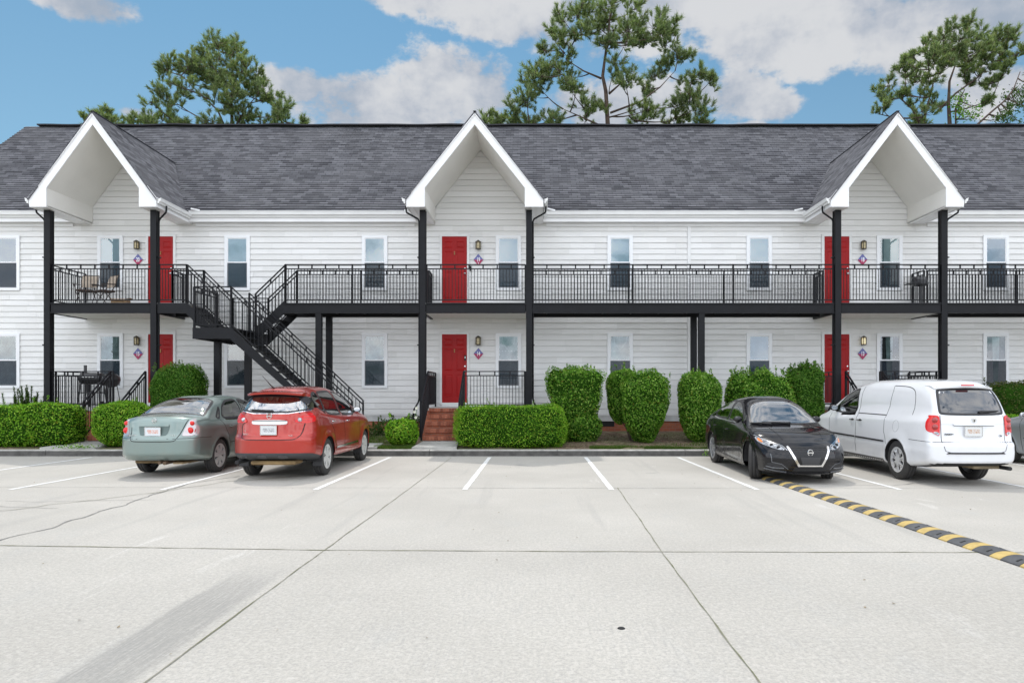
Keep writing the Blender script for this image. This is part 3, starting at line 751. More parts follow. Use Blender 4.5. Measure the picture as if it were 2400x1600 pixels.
# ---------------- number signs
MSB = mat('sign_blue', (.13, .14, .36), .4); MSR = mat('sign_red', (.38, .012, .09), .4); MSW = mat('sign_white', (.85, .85, .88), .4)
def textmesh(name, s, size, m, parent, loc, rot=(R(90), 0, 0), sx=1.0, ext=.002, bold=.0, align='CENTER'):
    cu = bpy.data.curves.new(name, 'FONT'); cu.body = s; cu.size = size; cu.extrude = ext; cu.offset = bold
    cu.align_x = align; cu.align_y = 'CENTER'; cu.resolution_u = 3
    t = bpy.data.objects.new(name, cu); C.objects.link(t)
    dg = bpy.context.evaluated_depsgraph_get(); me = bpy.data.meshes.new_from_object(t.evaluated_get(dg))
    bpy.data.objects.remove(t); bpy.data.curves.remove(cu)
    me.name = name; me.transform(Matrix.LocRotScale(Vector(loc), Matrix.Rotation(rot[2], 3, 'Z') @ Matrix.Rotation(rot[0], 3, 'X'), None) @ Matrix.Diagonal((sx, 1, 1, 1)))
    me.materials.clear()
    o = link(name, me, parent, False, [m]); return o
def sign(x, z, num, label):
    o = empty('number_sign', (x, WY-.02, z), label=label, cat='sign')
    a, b_ = .145, .172
    q = MB(); q.prism([(-a, 0), (a, 0), (0, b_)], -.012, 0); q.build('upper_half', MSB, o, world=False)
    q = MB(); q.prism([(-a, 0), (0, -b_), (a, 0)], -.012, 0); q.build('lower_half', MSR, o, world=False)
    textmesh('digits', num, .175, MSW, o, (0, -.0135, -.003), sx=.60, bold=.0045)
    if num == '19':
        q = MB(); q.lathe([(0, -.015), (.016, -.0145), (.017, -.012)], (0, 0, -.105), axis='Y', n=10); q.build('dot', MSW, o, world=False)
for G in GB:
    pos = {'20': 'left', '19': 'middle', '18': 'right'}[G['up']]
    sign(G['lamp'], 5.45, G['up'], 'blue and crimson diamond sign reading %s on the upper floor under the %s gable' % (G['up'], pos))
    sign(G['lamp'], 2.66, G['lo'], 'blue and crimson diamond sign reading %s at the ground floor below the %s balcony' % (G['lo'], pos))

# ================================================================ RAILINGS
def railing(mb, p, q, h=1.06, post0=True, post1=True, pitch=.0875, top=.115, bot=.09):
    p = Vector(p); q = Vector(q); d = q-p; L = math.hypot(d.x, d.y); u = d/L
    Z = Vector((0, 0, 1)); at = lambda s, z: p + u*s + Z*z
    w = .036
    mb.bar(at(0, h), at(L, h), .042, .028); mb.bar(at(0, h-top), at(L, h-top), .03, .028); mb.bar(at(0, bot), at(L, bot), .03, .028)
    n = max(1, round(L/pitch))
    for i in range(1, n):
        s = L*i/n; mb.bar(at(s, bot), at(s, h-top), .0145, .0145)
    n = max(1, round(L/.385))
    for i in range(1, n): s = L*i/n; mb.bar(at(s, h-top), at(s, h), .034, .024)
    ps = ([0] if post0 else []) + ([L] if post1 else []) + ([L*i/round(L/2.4) for i in range(1, int(round(L/2.4)))] if L > 3.2 else [])
    for s in ps: mb.bar(at(s, 0), at(s, h), .042, .042)
CYm, CYr = 18.75, 19.66
def T(name, loc, label, cat, group=None): return empty(name, loc, label=label, cat=cat, group=group)
desc = ['left gable beside the double stair', 'middle gable around door 19', 'right gable around door 18']
for gi, G in enumerate(GB):
    cl, cr = G['x']-1.455, G['x']+1.455
    # columns
    for k, cx in enumerate((cl, cr)):
        m = MB(); m.box(cx-.082, cx+.082, CYm-.09, CYm-.075, .22, 6.50); m.box(cx-.082, cx+.082, CYm+.075, CYm+.09, .22, 6.50)
        m.box(cx-.066, cx+.066, CYm-.075, CYm+.075, .22, 6.50)
        o = m.build('porch_column', M['black'], None)
        tag(o, 'black steel porch column on the %s side of the %s' % (('left', 'right')[k], ('left gable by doors 20 and 15', 'middle gable by doors 19 and 14', 'right gable by doors 18 and 13')[gi]), 'column', 'tall black porch columns')
    # balcony
    Bc = T('balcony', (G['x'], CYm, DZ), 'upper balcony with black railing under the '+desc[gi], 'balcony', 'upper balconies under the gables')
    m = MB(); m.box(cl+.096, cr-.096, CYm-.07, CYm-.02, DZ-.28, DZ); m.box(cl+.096, cr-.096, CYm-.10, CYm-.07, DZ-.03, DZ); m.box(cl+.096, cr-.096, CYm-.10, CYm-.07, DZ-.28, DZ-.25)
    m.build('beam', M['black'], Bc)
    for ex in (cl, cr): m = MB(); m.box(ex-.04, ex+.04, CYm+.091, WY-.02, DZ-.28, DZ-.005); m.build('side_beam', M['black'], Bc)
    m = MB(); m.box(cl+.04, cr-.04, CYm-.02, WY-.017, DZ-.03, DZ+.012); m.build('floor', M['deck'], Bc)
    m = MB(); m.box(cl+.045, cr-.045, CYm-.018, WY-.018, DZ-.26, DZ-.24); m.build('ceiling', M['soffit'], Bc)
    m = MB(); m.box(cl+.05, cr-.05, WY-.04, WY-.0185, DZ+.013, DZ+.06); m.build('kick_board', M['white'], Bc)
    m = MB(); railing(m, (cl+.1, CYm, DZ), (cr-.1, CYm, DZ)); m.build('railing', M['black'], Bc)
    if gi == 0:
        m = MB(); railing(m, (cl, CYm+.1, DZ), (cl, WY-.04, DZ)); m.build('railing', M['black'], Bc)
    # side return rails between walkway rear rail and wall
    sides = {0: [cr], 1: [cl, cr], 2: [cl, cr]}[gi]
    for ex in sides:
        m = MB(); railing(m, (ex, CYr, DZ), (ex, WY-.04, DZ), post1=True); m.build('railing', M['black'], Bc)

def walkway(x0, x1, posts, label, front0=None):
    o = T('elevated_walkway', ((x0+x1)/2, CYm, DZ), label, 'walkway', 'black steel walkways joining the balconies')
    m = MB()
    m.box(x0, x1, CYm-.06, CYm-.02, DZ-.28, DZ-.002); m.box(x0, x1, CYm-.09, CYm-.06, DZ-.03, DZ-.002); m.box(x0, x1, CYm-.09, CYm-.06, DZ-.28, DZ-.25)
    m.build('beam', M['black'], o); m = MB()
    m.box(x0, x1, CYr-.02, CYr+.04, DZ-.28, DZ-.002); m.build('beam', M['black'], o)
    x = x0+.4
    while x < x1: m = MB(); m.box(x-.02, x+.02, CYm-.018, CYr-.022, DZ-.2, DZ-.03); m.build('joist', M['black'], o); x += .8
    m = MB(); m.box(x0, x1, CYm-.02, CYr-.02, DZ-.028, DZ+.008); m.build('floor', M['deck'], o)
    m = MB(); railing(m, (x0, CYm, DZ), (x1, CYm, DZ)); m.build('railing', M['black'], o)
    m = MB(); railing(m, (x0, CYr, DZ), (x1, CYr, DZ), pitch=.093); m.build('railing', M['black'], o)
    for px in posts:
        for yy in (CYm-.01, CYr):
            m = MB(); m.box(px-.08, px+.08, yy-.07, yy-.055, .24, DZ-.281); m.box(px-.08, px+.08, yy+.055, yy+.07, .24, DZ-.281); m.box(px-.065, px+.065, yy-.055, yy+.055, .24, DZ-.281)
            m.build('post', M['black'], o)
g0r, g1l, g1r, g2l, g2r = GB[0]['x']+1.455, GB[1]['x']-1.455, GB[1]['x']+1.455, GB[2]['x']-1.455, GB[2]['x']+1.455
walkway(-6.9, g1l-.096, [-5.965], 'short black steel walkway from the double stair to the balcony of door 19')
walkway(g1r+.096, g2l-.096, [4.53], 'long black steel walkway between the balconies of doors 19 and 18')
walkway(g2r+.096, 21.5, [17.5], 'black steel walkway running off to the right from the balcony of door 18')

# ================================================================ STAIRCASE
ST = T('metal_staircase', (-8, 18.2, .2), 'black steel double staircase with a shared landing left of the middle gable', 'staircase')
LZ = 3.16; bk = M['black']
# upper platform beside the left balcony
m = MB(); m.box(g0r+.096, -9.6, CYm-.06, CYm-.02, DZ-.28, DZ-.002); m.build('beam', bk, ST)
m = MB(); m.box(g0r+.096, -9.6, CYr-.02, CYr+.04, DZ-.28, DZ-.002); m.build('beam', bk, ST)
m = MB(); m.box(g0r+.02, -9.6, CYm-.02, CYr-.02, DZ-.028, DZ+.008); m.build('platform', M['deck'], ST)
m = MB(); railing(m, (g0r+.12, CYm, DZ), (-9.6, CYm, DZ)); m.build('railing', bk, ST)
m = MB(); railing(m, (g0r, CYr, DZ), (-9.56, CYr, DZ)); m.build('railing', bk, ST)
def flight(xa, za, xb, zb, y0, y1, n, hs=.30):
    s = 1 if xb > xa else -1; rise = (za-zb)/n; run = abs(xb-xa)/(n-1) if n > 1 else .2
    for yy in (y0, y1):
        m = MB(); sl = (za-zb)/abs(xb-xa)
        a = Vector((xa, yy, za-hs/2+.04)); b_ = Vector((xb, yy, zb-hs/2+.04))
        pl = [(xa, za+.03), (xb, zb+.03), (xb, max(zb-hs, .16)), (xb-s*.0, max(zb-hs, .16)), (xa, za-hs)]
        pl = [(xa, za+.03), (xb, zb+.03), (xb, max(zb-hs+.02, .18)), (xa, za-hs+.02)]
        m.prism(pl, yy-.02, yy+.02); m.build('stringer', bk, ST)
    for i in range(1, n):
        zt = za - rise*i; x0 = xa + s*run*(i-1); x1 = x0 + s*(run+.02)
        m = MB(); m.box(min(x0, x1), max(x0, x1), y0+.02, y1-.02, zt-.04, zt); m.build('step', M['black'], ST)
flight(-9.6, DZ, -8.77, LZ, CYm-.04, CYr+.01, 4)
flight(-6.9, DZ, -7.73, LZ, CYm-.04, CYr+.01, 4)
for yy in (CYm, CYr):
    for (xa, xb) in ((-9.58, -8.75), (-6.88, -7.71)):
        m = MB(); railing(m, (xa, yy, DZ), (xb, yy, LZ), post0=True, post1=True); m.build('railing', bk, ST)
# landing
LX0, LX1, LY = -8.77, -7.82, 17.5
m = MB(); m.box(LX0, LX1+.1, LY, CYr, LZ-.03, LZ+.004); m.build('landing', bk, ST)
m = MB(); m.box(LX0, LX1, LY-.03, LY, LZ-.27, LZ+.01); m.box(LX0-.03, LX0, LY-.03, CYr+.03, LZ-.27, LZ+.01); m.box(LX0, LX1+.1, CYr, CYr+.04, LZ-.27, LZ+.01); m.box(LX1+.1, LX1+.13, CYm-.1, CYr, LZ-.27, LZ+.01)
for yy in (17.95, 18.4, 18.85, 19.3): m.box(LX0, LX1, yy-.02, yy+.02, LZ-.24, LZ-.031)
m.build('beam', bk, ST)
m = MB(); railing(m, (LX0, LY, LZ), (LX1, LY, LZ)); m.build('railing', bk, ST)
m = MB(); railing(m, (LX0, LY+.02, LZ), (LX0, CYm-.05, LZ)); m.build('railing', bk, ST)
m = MB(); railing(m, (LX0+.04, CYr, LZ), (LX1+.1, CYr, LZ)); m.build('railing', bk, ST)
# long lower flight
flight(LX1, LZ, -4.78, .24, LY-.01, 18.60, 16, hs=.32)
for yy in (LY-.01, 18.60):
    m = MB(); railing(m, (LX1, yy, LZ), (-4.72, yy, .24), pitch=.10); m.build('railing', bk, ST)
for (px, yy) in ((-8.68, 18.6), (-7.86, 18.62)):
    m = MB(); m.box(px-.08, px+.08, yy-.07, yy+.07, .24, LZ-.271); m.build('post', bk, ST)

# ================================================================ GROUND PORCHES
info = [(-11.6, -10.68, 'brick porch and steps in front of door 15 behind the leftmost hedges'), (-2.93, -2.0, 'brick porch with five red brick steps in front of door 14'), (8.46, 9.42, 'brick porch and steps in front of door 13 behind the white van')]
for gi, G in enumerate(GB):
    cl, cr = G['x']-1.455, G['x']+1.455; s0, s1, lb = info[gi]
    o = T('entrance_porch', (G['x'], 19.4, .2), lb, 'porch', 'brick entrance porches')
    m = MB(); m.box(cl+.1, cr-.1, 18.66, WY-.03, PZ-.08, PZ); m.build('slab', M['walk'], o)
    m = MB(); m.box(cl+.13, cr-.13, 18.69, WY-.04, .1, PZ-.08); m.build('base_wall', M['brick'], o)
    n = 5; rise = (PZ-.20)/n; run = .27
    for i in range(n):
        zt = PZ - rise*i; y1 = 18.665 - run*(i-1) if i else 18.69; y0 = 18.665 - run*i - (.0 if i else .0)
        if i == 0: continue
        # riser body and projecting rowlock nosing
        m = MB(); m.box(s0+.015, s1-.015, y0+.04, y1, .12, zt-.09); m.build('riser', M['brick'], o)
        m = MB(); nb = 12
        for k in range(nb):
            a = s0+(s1-s0)*k/nb; b_ = s0+(s1-s0)*(k+1)/nb-.006
            m.box(a, b_, y0+rnd.uniform(-.003, .003), y1+.004, zt-.095, zt+rnd.uniform(-.003, 0))
        m.build('step', M['tread'], o)
    m = MB(); nb = 12
    for k in range(nb):
        a = s0+(s1-s0)*k/nb; m.box(a, a+(s1-s0)/nb-.006, 18.64, 18.686, PZ-.10, PZ-.004)
    m.build('step', M['tread'], o)
    if gi == 1:
        m = MB(); m.box(s0-.16, s0+.01, 18.45, 18.69, .15, PZ-.06); m.build('cheek_wall', M['brick'], o)
    yb = 17.52
    for sx_ in (s0-.02, s1+.02):
        m = MB(); railing(m, (sx_, 18.62, PZ), (sx_, yb, .28), h=1.0, pitch=.095); m.build('handrail', M['black'], o)
    rl = [((cl+.12, CYm+.1), (cl+.12, WY-.05)), ((cr-.12, CYm+.1), (cr-.12, WY-.05))]
    if s0-cl > .3: rl.append(((cl+.1, CYm), (s0-.02, CYm)))
    if cr-s1 > .3: rl.append(((s1+.02, CYm), (cr-.1, CYm)))
    for a, b_ in rl:
        m = MB(); railing(m, (a[0], a[1], PZ), (b_[0], b_[1], PZ), h=1.0); m.build('railing', M['black'], o)
# ================================================================ SHRUBS
nr = np.random.default_rng(11)
def leaves_from(P, N, size, jitter=.7, aspect=.5, up=.0):
    """P points, N outward normals -> diamond leaf quads"""
    n = len(P)
    d = N + nr.normal(0, jitter, (n, 3)); d[:, 2] += up; d /= np.linalg.norm(d, axis=1)[:, None]
    a = nr.normal(0, 1, (n, 3)) + N*.4; a[:, 2] += .35; a -= d*(a*d).sum(1)[:, None]; a /= np.linalg.norm(a, axis=1)[:, None]
    b = np.cross(d, a); s = (size*nr.uniform(.6, 1.25, n))[:, None]
    V = np.empty((n, 4, 3)); V[:, 0] = P - a*s*.5; V[:, 1] = P + b*s*aspect*.5 + d*s*.08; V[:, 2] = P + a*s*.5; V[:, 3] = P - b*s*aspect*.5 + d*s*.08
    return V.reshape(-1, 3)
def blobpts(c, r, p, n, seed, amp=.07, fr=2.2, taper=0.0, inner=.86):
    """points on a lumpy superellipsoid. taper: narrows towards the base"""
    c = np.array(c); r = np.array(r)
    u = nr.normal(0, 1, (n*3, 3)); u /= np.linalg.norm(u, axis=1)[:, None]
    q = (np.abs(u)**p).sum(1)**(-1/p); S_ = u*q[:, None]
    nm = np.sign(S_)*np.abs(S_)**(p-1)/r; nm /= np.linalg.norm(nm, axis=1)[:, None]
    W_ = q**2/np.clip(np.abs((u*nm).sum(1)), .25, 1); keep = nr.uniform(0, W_.max(), n*3) < W_
    S_, nm = S_[keep][:n], nm[keep][:n]
    out = np.empty_like(S_)
    for i, v in enumerate(S_):
        k = 1 + amp*noise.noise((v[0]*r[0]*fr+seed, v[1]*r[1]*fr, v[2]*r[2]*fr)) * 1.6
        out[i] = v*r*k
    t = (out[:, 2]/r[2]+1)/2; out[:, :2] *= (1 - taper*np.clip(1-t, 0, 1)**1.5)[:, None]
    dep = 1 - np.abs(nr.normal(0, 1, len(out)))*(1-inner)*.6
    return c + out*np.clip(dep, .6, 1.03)[:, None], nm
def shrub(name, label, cat, parts, leaf, size, n, group=None, sprigs=0, amp=.07, core=True, stems=0):
    """parts: list of (centre, radii, power, taper)"""
    cx = sum(p[0][0] for p in parts)/len(parts); cy = sum(p[0][1] for p in parts)/len(parts)
    o = empty(name, (cx, cy, gz(cy)), label=label, cat=cat, group=group)
    V = []; tot = sum(p[1][0]*p[1][2]+p[1][1]*p[1][2]*.6+p[1][0]*p[1][1] for p in parts)
    cm = MB()
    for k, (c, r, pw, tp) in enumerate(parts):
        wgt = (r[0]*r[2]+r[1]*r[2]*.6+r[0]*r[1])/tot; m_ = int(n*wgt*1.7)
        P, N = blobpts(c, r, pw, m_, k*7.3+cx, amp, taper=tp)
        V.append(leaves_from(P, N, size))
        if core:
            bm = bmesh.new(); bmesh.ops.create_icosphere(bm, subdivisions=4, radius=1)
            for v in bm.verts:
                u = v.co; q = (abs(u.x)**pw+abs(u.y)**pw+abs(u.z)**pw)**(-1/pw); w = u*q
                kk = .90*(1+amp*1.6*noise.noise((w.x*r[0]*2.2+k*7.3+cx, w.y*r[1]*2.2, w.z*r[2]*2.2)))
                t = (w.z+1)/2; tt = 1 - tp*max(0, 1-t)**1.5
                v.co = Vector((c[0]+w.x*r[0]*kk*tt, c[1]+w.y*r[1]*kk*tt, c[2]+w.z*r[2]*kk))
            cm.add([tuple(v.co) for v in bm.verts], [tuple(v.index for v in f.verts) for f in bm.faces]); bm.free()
    if sprigs:
        Pp = []; 
        sp = MB()
        for i in range(sprigs):
            c, r, pw, tp = rnd.choice(parts); a = rnd.uniform(-1, 1)*r[0]*.9; b_ = rnd.uniform(-.9, .5)*r[1]
            h = rnd.uniform(.06, .24); p0 = Vector((c[0]+a, c[1]+b_, c[2]+r[2]*.92*(1-abs(a/r[0])**pw*.25))); p1 = p0 + Vector((rnd.uniform(-.07, .07), rnd.uniform(-.05, .03), h))
            sp.bar(p0, p1, .005, .005)
            for j in range(int(h*90)):
                Pp.append(p0.lerp(p1, rnd.random()**.8)+Vector((rnd.gauss(0, .014), rnd.gauss(0, .014), 0)))
        P = np.array([tuple(p) for p in Pp]); N = np.tile([0, -.5, .5], (len(P), 1)); V.append(leaves_from(P, N, size, 1.0))
        sp.build('sprig', M['twig'], o)
    if core: cm.build('shade_core', M['core'], o, smooth=True)
    if stems:
        sm = MB()
        for i in range(stems):
            a = rnd.uniform(0, 6.3); p0 = Vector((cx+.06*math.cos(a), cy+.06*math.sin(a), gz(cy)-.05)); p1 = p0 + Vector((math.cos(a)*.22, math.sin(a)*.15, .55))
            sm.tube([p0, p0.lerp(p1, .5)+Vector((.02, 0, .05)), p1], [.02, .016, .01], 6)
        sm.build('stem', M['twig'], o)
    npmesh('foliage', np.concatenate(V), 4, leaf, o)
    return o
A, Bf, Cc, Dd = M['leafA'], M['leafB'], M['leafC'], M['leafD']
shrub('hedge', 'long clipped bright green hedge behind the kerb at the far left', 'hedge', [((-13.9, 17.12, .66), (1.7, .62, .54), 5, .0), ((-12.25, 17.2, .70), (.80, .60, .56), 4, .08)], A, .052, 15000, sprigs=10)
shrub('shrub', 'rounded bright green shrub right of the leftmost steps, left of the green sedan', 'shrub', [((-10.3, 17.1, .72), (.70, .62, .58), 2.8, .12)], A, .050, 8500, sprigs=5)
shrub('shrub', 'tall dark green rounded shrub behind the green sedan beside a porch column', 'shrub', [((-9.40, 18.0, 1.30), (.68, .60, .95), 3.2, .1)], Dd, .046, 10000, sprigs=30, stems=3, amp=.10)
shrub('hedge', 'low wide box hedge of bright green leaves right of the brick steps of door 14', 'hedge', [((-.65, 17.0, .67), (1.38, .62, .53), 5.5, .0), ((.25, 17.05, .70), (.52, .58, .53), 3.0, .04)], A, .042, 17000, sprigs=8)
shrub('shrub', 'small leafy bush at the foot of the brick steps of door 14, on their left', 'shrub', [((-3.38, 17.1, .50), (.40, .36, .34), 2.4, .1), ((-3.16, 17.2, .52), (.20, .25, .32), 2, 0)], A, .075, 2600, sprigs=3, amp=.14)
shrub('shrub', 'tall square-clipped green shrub right of the middle porch, narrow at its base', 'shrub', [((1.0, 18.0, 1.30), (.76, .55, .84), 6, .42), ((1.18, 17.95, .60), (.50, .45, .42), 2.4, 0)], Bf, .058, 10500, sprigs=34, amp=.15, stems=3)
shrub('shrub', 'large green shrub in two merged domes left of the double walkway posts', 'shrub', [((2.27, 18.3, 1.45), (.42, .45, .72), 3, .1), ((2.82, 17.75, 1.15), (.68, .6, .93), 3.0, .38)], Bf, .058, 11500, sprigs=24, amp=.12, stems=3)
shrub('shrub', 'egg-shaped green shrub in front of the double walkway posts', 'shrub', [((4.26, 17.85, 1.12), (.58, .55, .92), 2.9, .22)], Bf, .062, 7500, sprigs=9, amp=.08, stems=3)
shrub('shrub', 'wide mounded green shrub with loose shoots behind the black sedan', 'shrub', [((6.1, 18.1, 1.15), (.85, .6, .92), 2.3, 0), ((5.5, 18.3, 1.15), (.45, .45, .95), 2.5, .1)], Bf, .064, 9500, sprigs=40, amp=.18)
shrub('shrub', 'tall dark green shrub left of the right porch, behind the white van\'s mirror', 'shrub', [((7.14, 18.15, 1.32), (.48, .42, .93), 3.8, .2)], Dd, .058, 7000, sprigs=34, amp=.14)
shrub('hedge', 'large olive green hedge under the rightmost window behind the white van', 'hedge', [((13.6, 18.6, 1.05), (1.75, .8, .80), 3.0, 0), ((16.5, 18.6, 1.0), (1.6, .8, .78), 3, 0)], leafmat('olive_leaf', (.035, .045, .012), (.075, .09, .022), (.13, .17, .04)), .058, 13000, sprigs=14, amp=.08)
shrub('shrub', 'low bright green bush between the white van and the silver sedan', 'shrub', [((11.95, 17.3, .55), (.55, .4, .42), 2.2, 0)], A, .06, 2200, amp=.1)
shrub('shrub', 'small yellow-green bush just left of the white van\'s windscreen', 'shrub', [((7.62, 17.2, .72), (.26, .3, .46), 2, 0)], A, .06, 1500, amp=.1)
# spiky shrub by the left column: upright stems with narrow leaves
o = empty('upright_shrub', (-14.55, 19.5, gz(19.5)), label='feathery dark shrub of upright stems under the leftmost window', cat='shrub')
V = []; sm = MB()
for i in range(44):
    bx, by = -14.6+rnd.gauss(0, .30), 19.5+rnd.gauss(0, .12); hh = rnd.uniform(.55, 1.25)*(1-.5*abs(bx+14.55))+.25
    p0 = Vector((bx, by, gz(by))); p1 = p0 + Vector((rnd.gauss(0, .10)+(bx+14.6)*.35, rnd.gauss(0, .05), hh)); sm.tube([p0, p1], [.008, .003], 5)
    n = int(hh*170)
    for j in range(n):
        t = rnd.uniform(.25, 1); c = p0.lerp(p1, t); a = rnd.uniform(0, 6.3); L = .12*(1.15-t*.6)
        dirn = Vector((math.cos(a), math.sin(a)*.8, .75)).normalized(); sd = dirn.cross(Vector((0, 0, 1))).normalized()*.013
        V += [tuple(c-sd), tuple(c+sd), tuple(c+dirn*L)]
sm.build('stem', M['twig'], o); npmesh('foliage', V, 3, Cc, o)
shrub('shrub', 'low loose dark shrub at the left edge of the photo beneath the leftmost window', 'shrub', [((-15.9, 19.5, .72), (.6, .3, .42), 2, 0)], Cc, .07, 1300, amp=.25, core=False, sprigs=10)
shrub('ground_ivy', 'low dark ivy against the foundation left of the steps of door 14', 'plant', [((-4.1, 19.3, .48), (.5, .4, .26), 2, 0), ((-3.5, 19.2, .55), (.4, .35, .34), 2, 0), ((-4.9, 19.1, .42), (.5, .4, .2), 2, 0)], Cc, .07, 2400, amp=.25, core=False, sprigs=14)
# sprawling sprigs at left walk, weed at kerb
o = empty('trailing_vine', (-10.9, 16.5, .15), label='green vine spilling over the kerb by the leftmost walk', cat='plant')
P = np.array([(-11.0+rnd.gauss(0, .22), 16.36+rnd.gauss(0, .12), .19+abs(rnd.gauss(0, .04))) for i in range(160)]); npmesh('foliage', leaves_from(P, np.tile([0, -.3, .9], (160, 1)), .055), 4, Bf, o)
o = empty('weed', (4.0, 16.2, 0), label='tiny green weed growing out of the kerb foot left of the black sedan', cat='plant')
P = np.array([(4.02+rnd.gauss(0, .03), 16.18+rnd.gauss(0, .02), rnd.uniform(.01, .15)) for i in range(26)]); npmesh('foliage', leaves_from(P, np.tile([0, -.5, .7], (26, 1)), .04), 4, A, o)
o = empty('wildflower', (-3.05, 17.5, .3), label='stem of white lilies leaning on the black handrail of the brick steps', cat='flower')
m = MB(); m.tube([(-3.12, 17.6, .25), (-3.10, 17.55, .9), (-3.06, 17.5, 1.12)], .006, 5); m.build('stem', Bf, o)
m = MB()
for c in ((-3.06, 17.45, 1.12), (-3.12, 17.47, 1.02), (-3.08, 17.47, .88)):
    for k in range(6):
        a = k*math.pi/3; e = Vector((math.cos(a)*.045, -.02, math.sin(a)*.045)); c_ = Vector(c); sd = Vector((-math.sin(a), 0, math.cos(a)))*.012
        m.face([c_, c_+e*.6+sd, c_+e, c_+e*.6-sd])
m.build('petals', mat('petal', (.75, .75, .62), .5), o)
# grass along the kerb and in the bed
V = []
def blade(x, y, h):
    a = rnd.uniform(0, 6.3); w = .005; z = bedz(x, y)-.005; lx, ly = rnd.gauss(0, .02), rnd.gauss(0, .02)
    V.extend([(x-w*math.cos(a), y-w*math.sin(a), z), (x+w*math.cos(a), y+w*math.sin(a), z), (x+lx, y+ly, z+h)])
for i in range(26000):
    r_ = rnd.random()
    if r_ < .45: x, y = rnd.uniform(.8, 4.9), 16.46+abs(rnd.gauss(0, .16))
    elif r_ < .62: x, y = rnd.uniform(3.4, 8), rnd.uniform(16.5, 17.6)
    elif r_ < .75: x, y = rnd.uniform(-3.95, -3.0), rnd.uniform(16.5, 17.0)
    elif r_ < .93: x, y = rnd.uniform(-5.6, -3.7), rnd.uniform(17.3, 18.9)
    else: x, y = rnd.uniform(8, 14), rnd.uniform(16.45, 17)
    if noise.noise((x*1.5, y*2.0, 2)) < -.10 and r_ < .62: continue
    blade(x, y, rnd.uniform(.03, .085))
tag(npmesh('grass', V, 3, M['grass']), 'thin green grass along the kerb and in the bare planting bed', 'grass', kind='stuff')
# mulch chips
V = []
for i in range(9000):
    x, y = rnd.uniform(.6, 5.2), rnd.uniform(16.5, 19.6); s = rnd.uniform(.012, .04); a = rnd.uniform(0, 6.3); z = bedz(x, y)+rnd.uniform(.0, .012)
    c, d = math.cos(a)*s, math.sin(a)*s
    V.extend([(x-c, y-d, z), (x+d*.3, y-c*.3, z+rnd.uniform(0, .012)), (x+c, y+d, z+rnd.uniform(0, .01))])
tag(npmesh('mulch', V, 3, leafmat('mulch_chip', (.05, .03, .02), (.20, .14, .09), (.36, .28, .19), .0)), 'brown wood mulch and dead leaves under the shrubs right of the middle porch', 'mulch', kind='stuff')

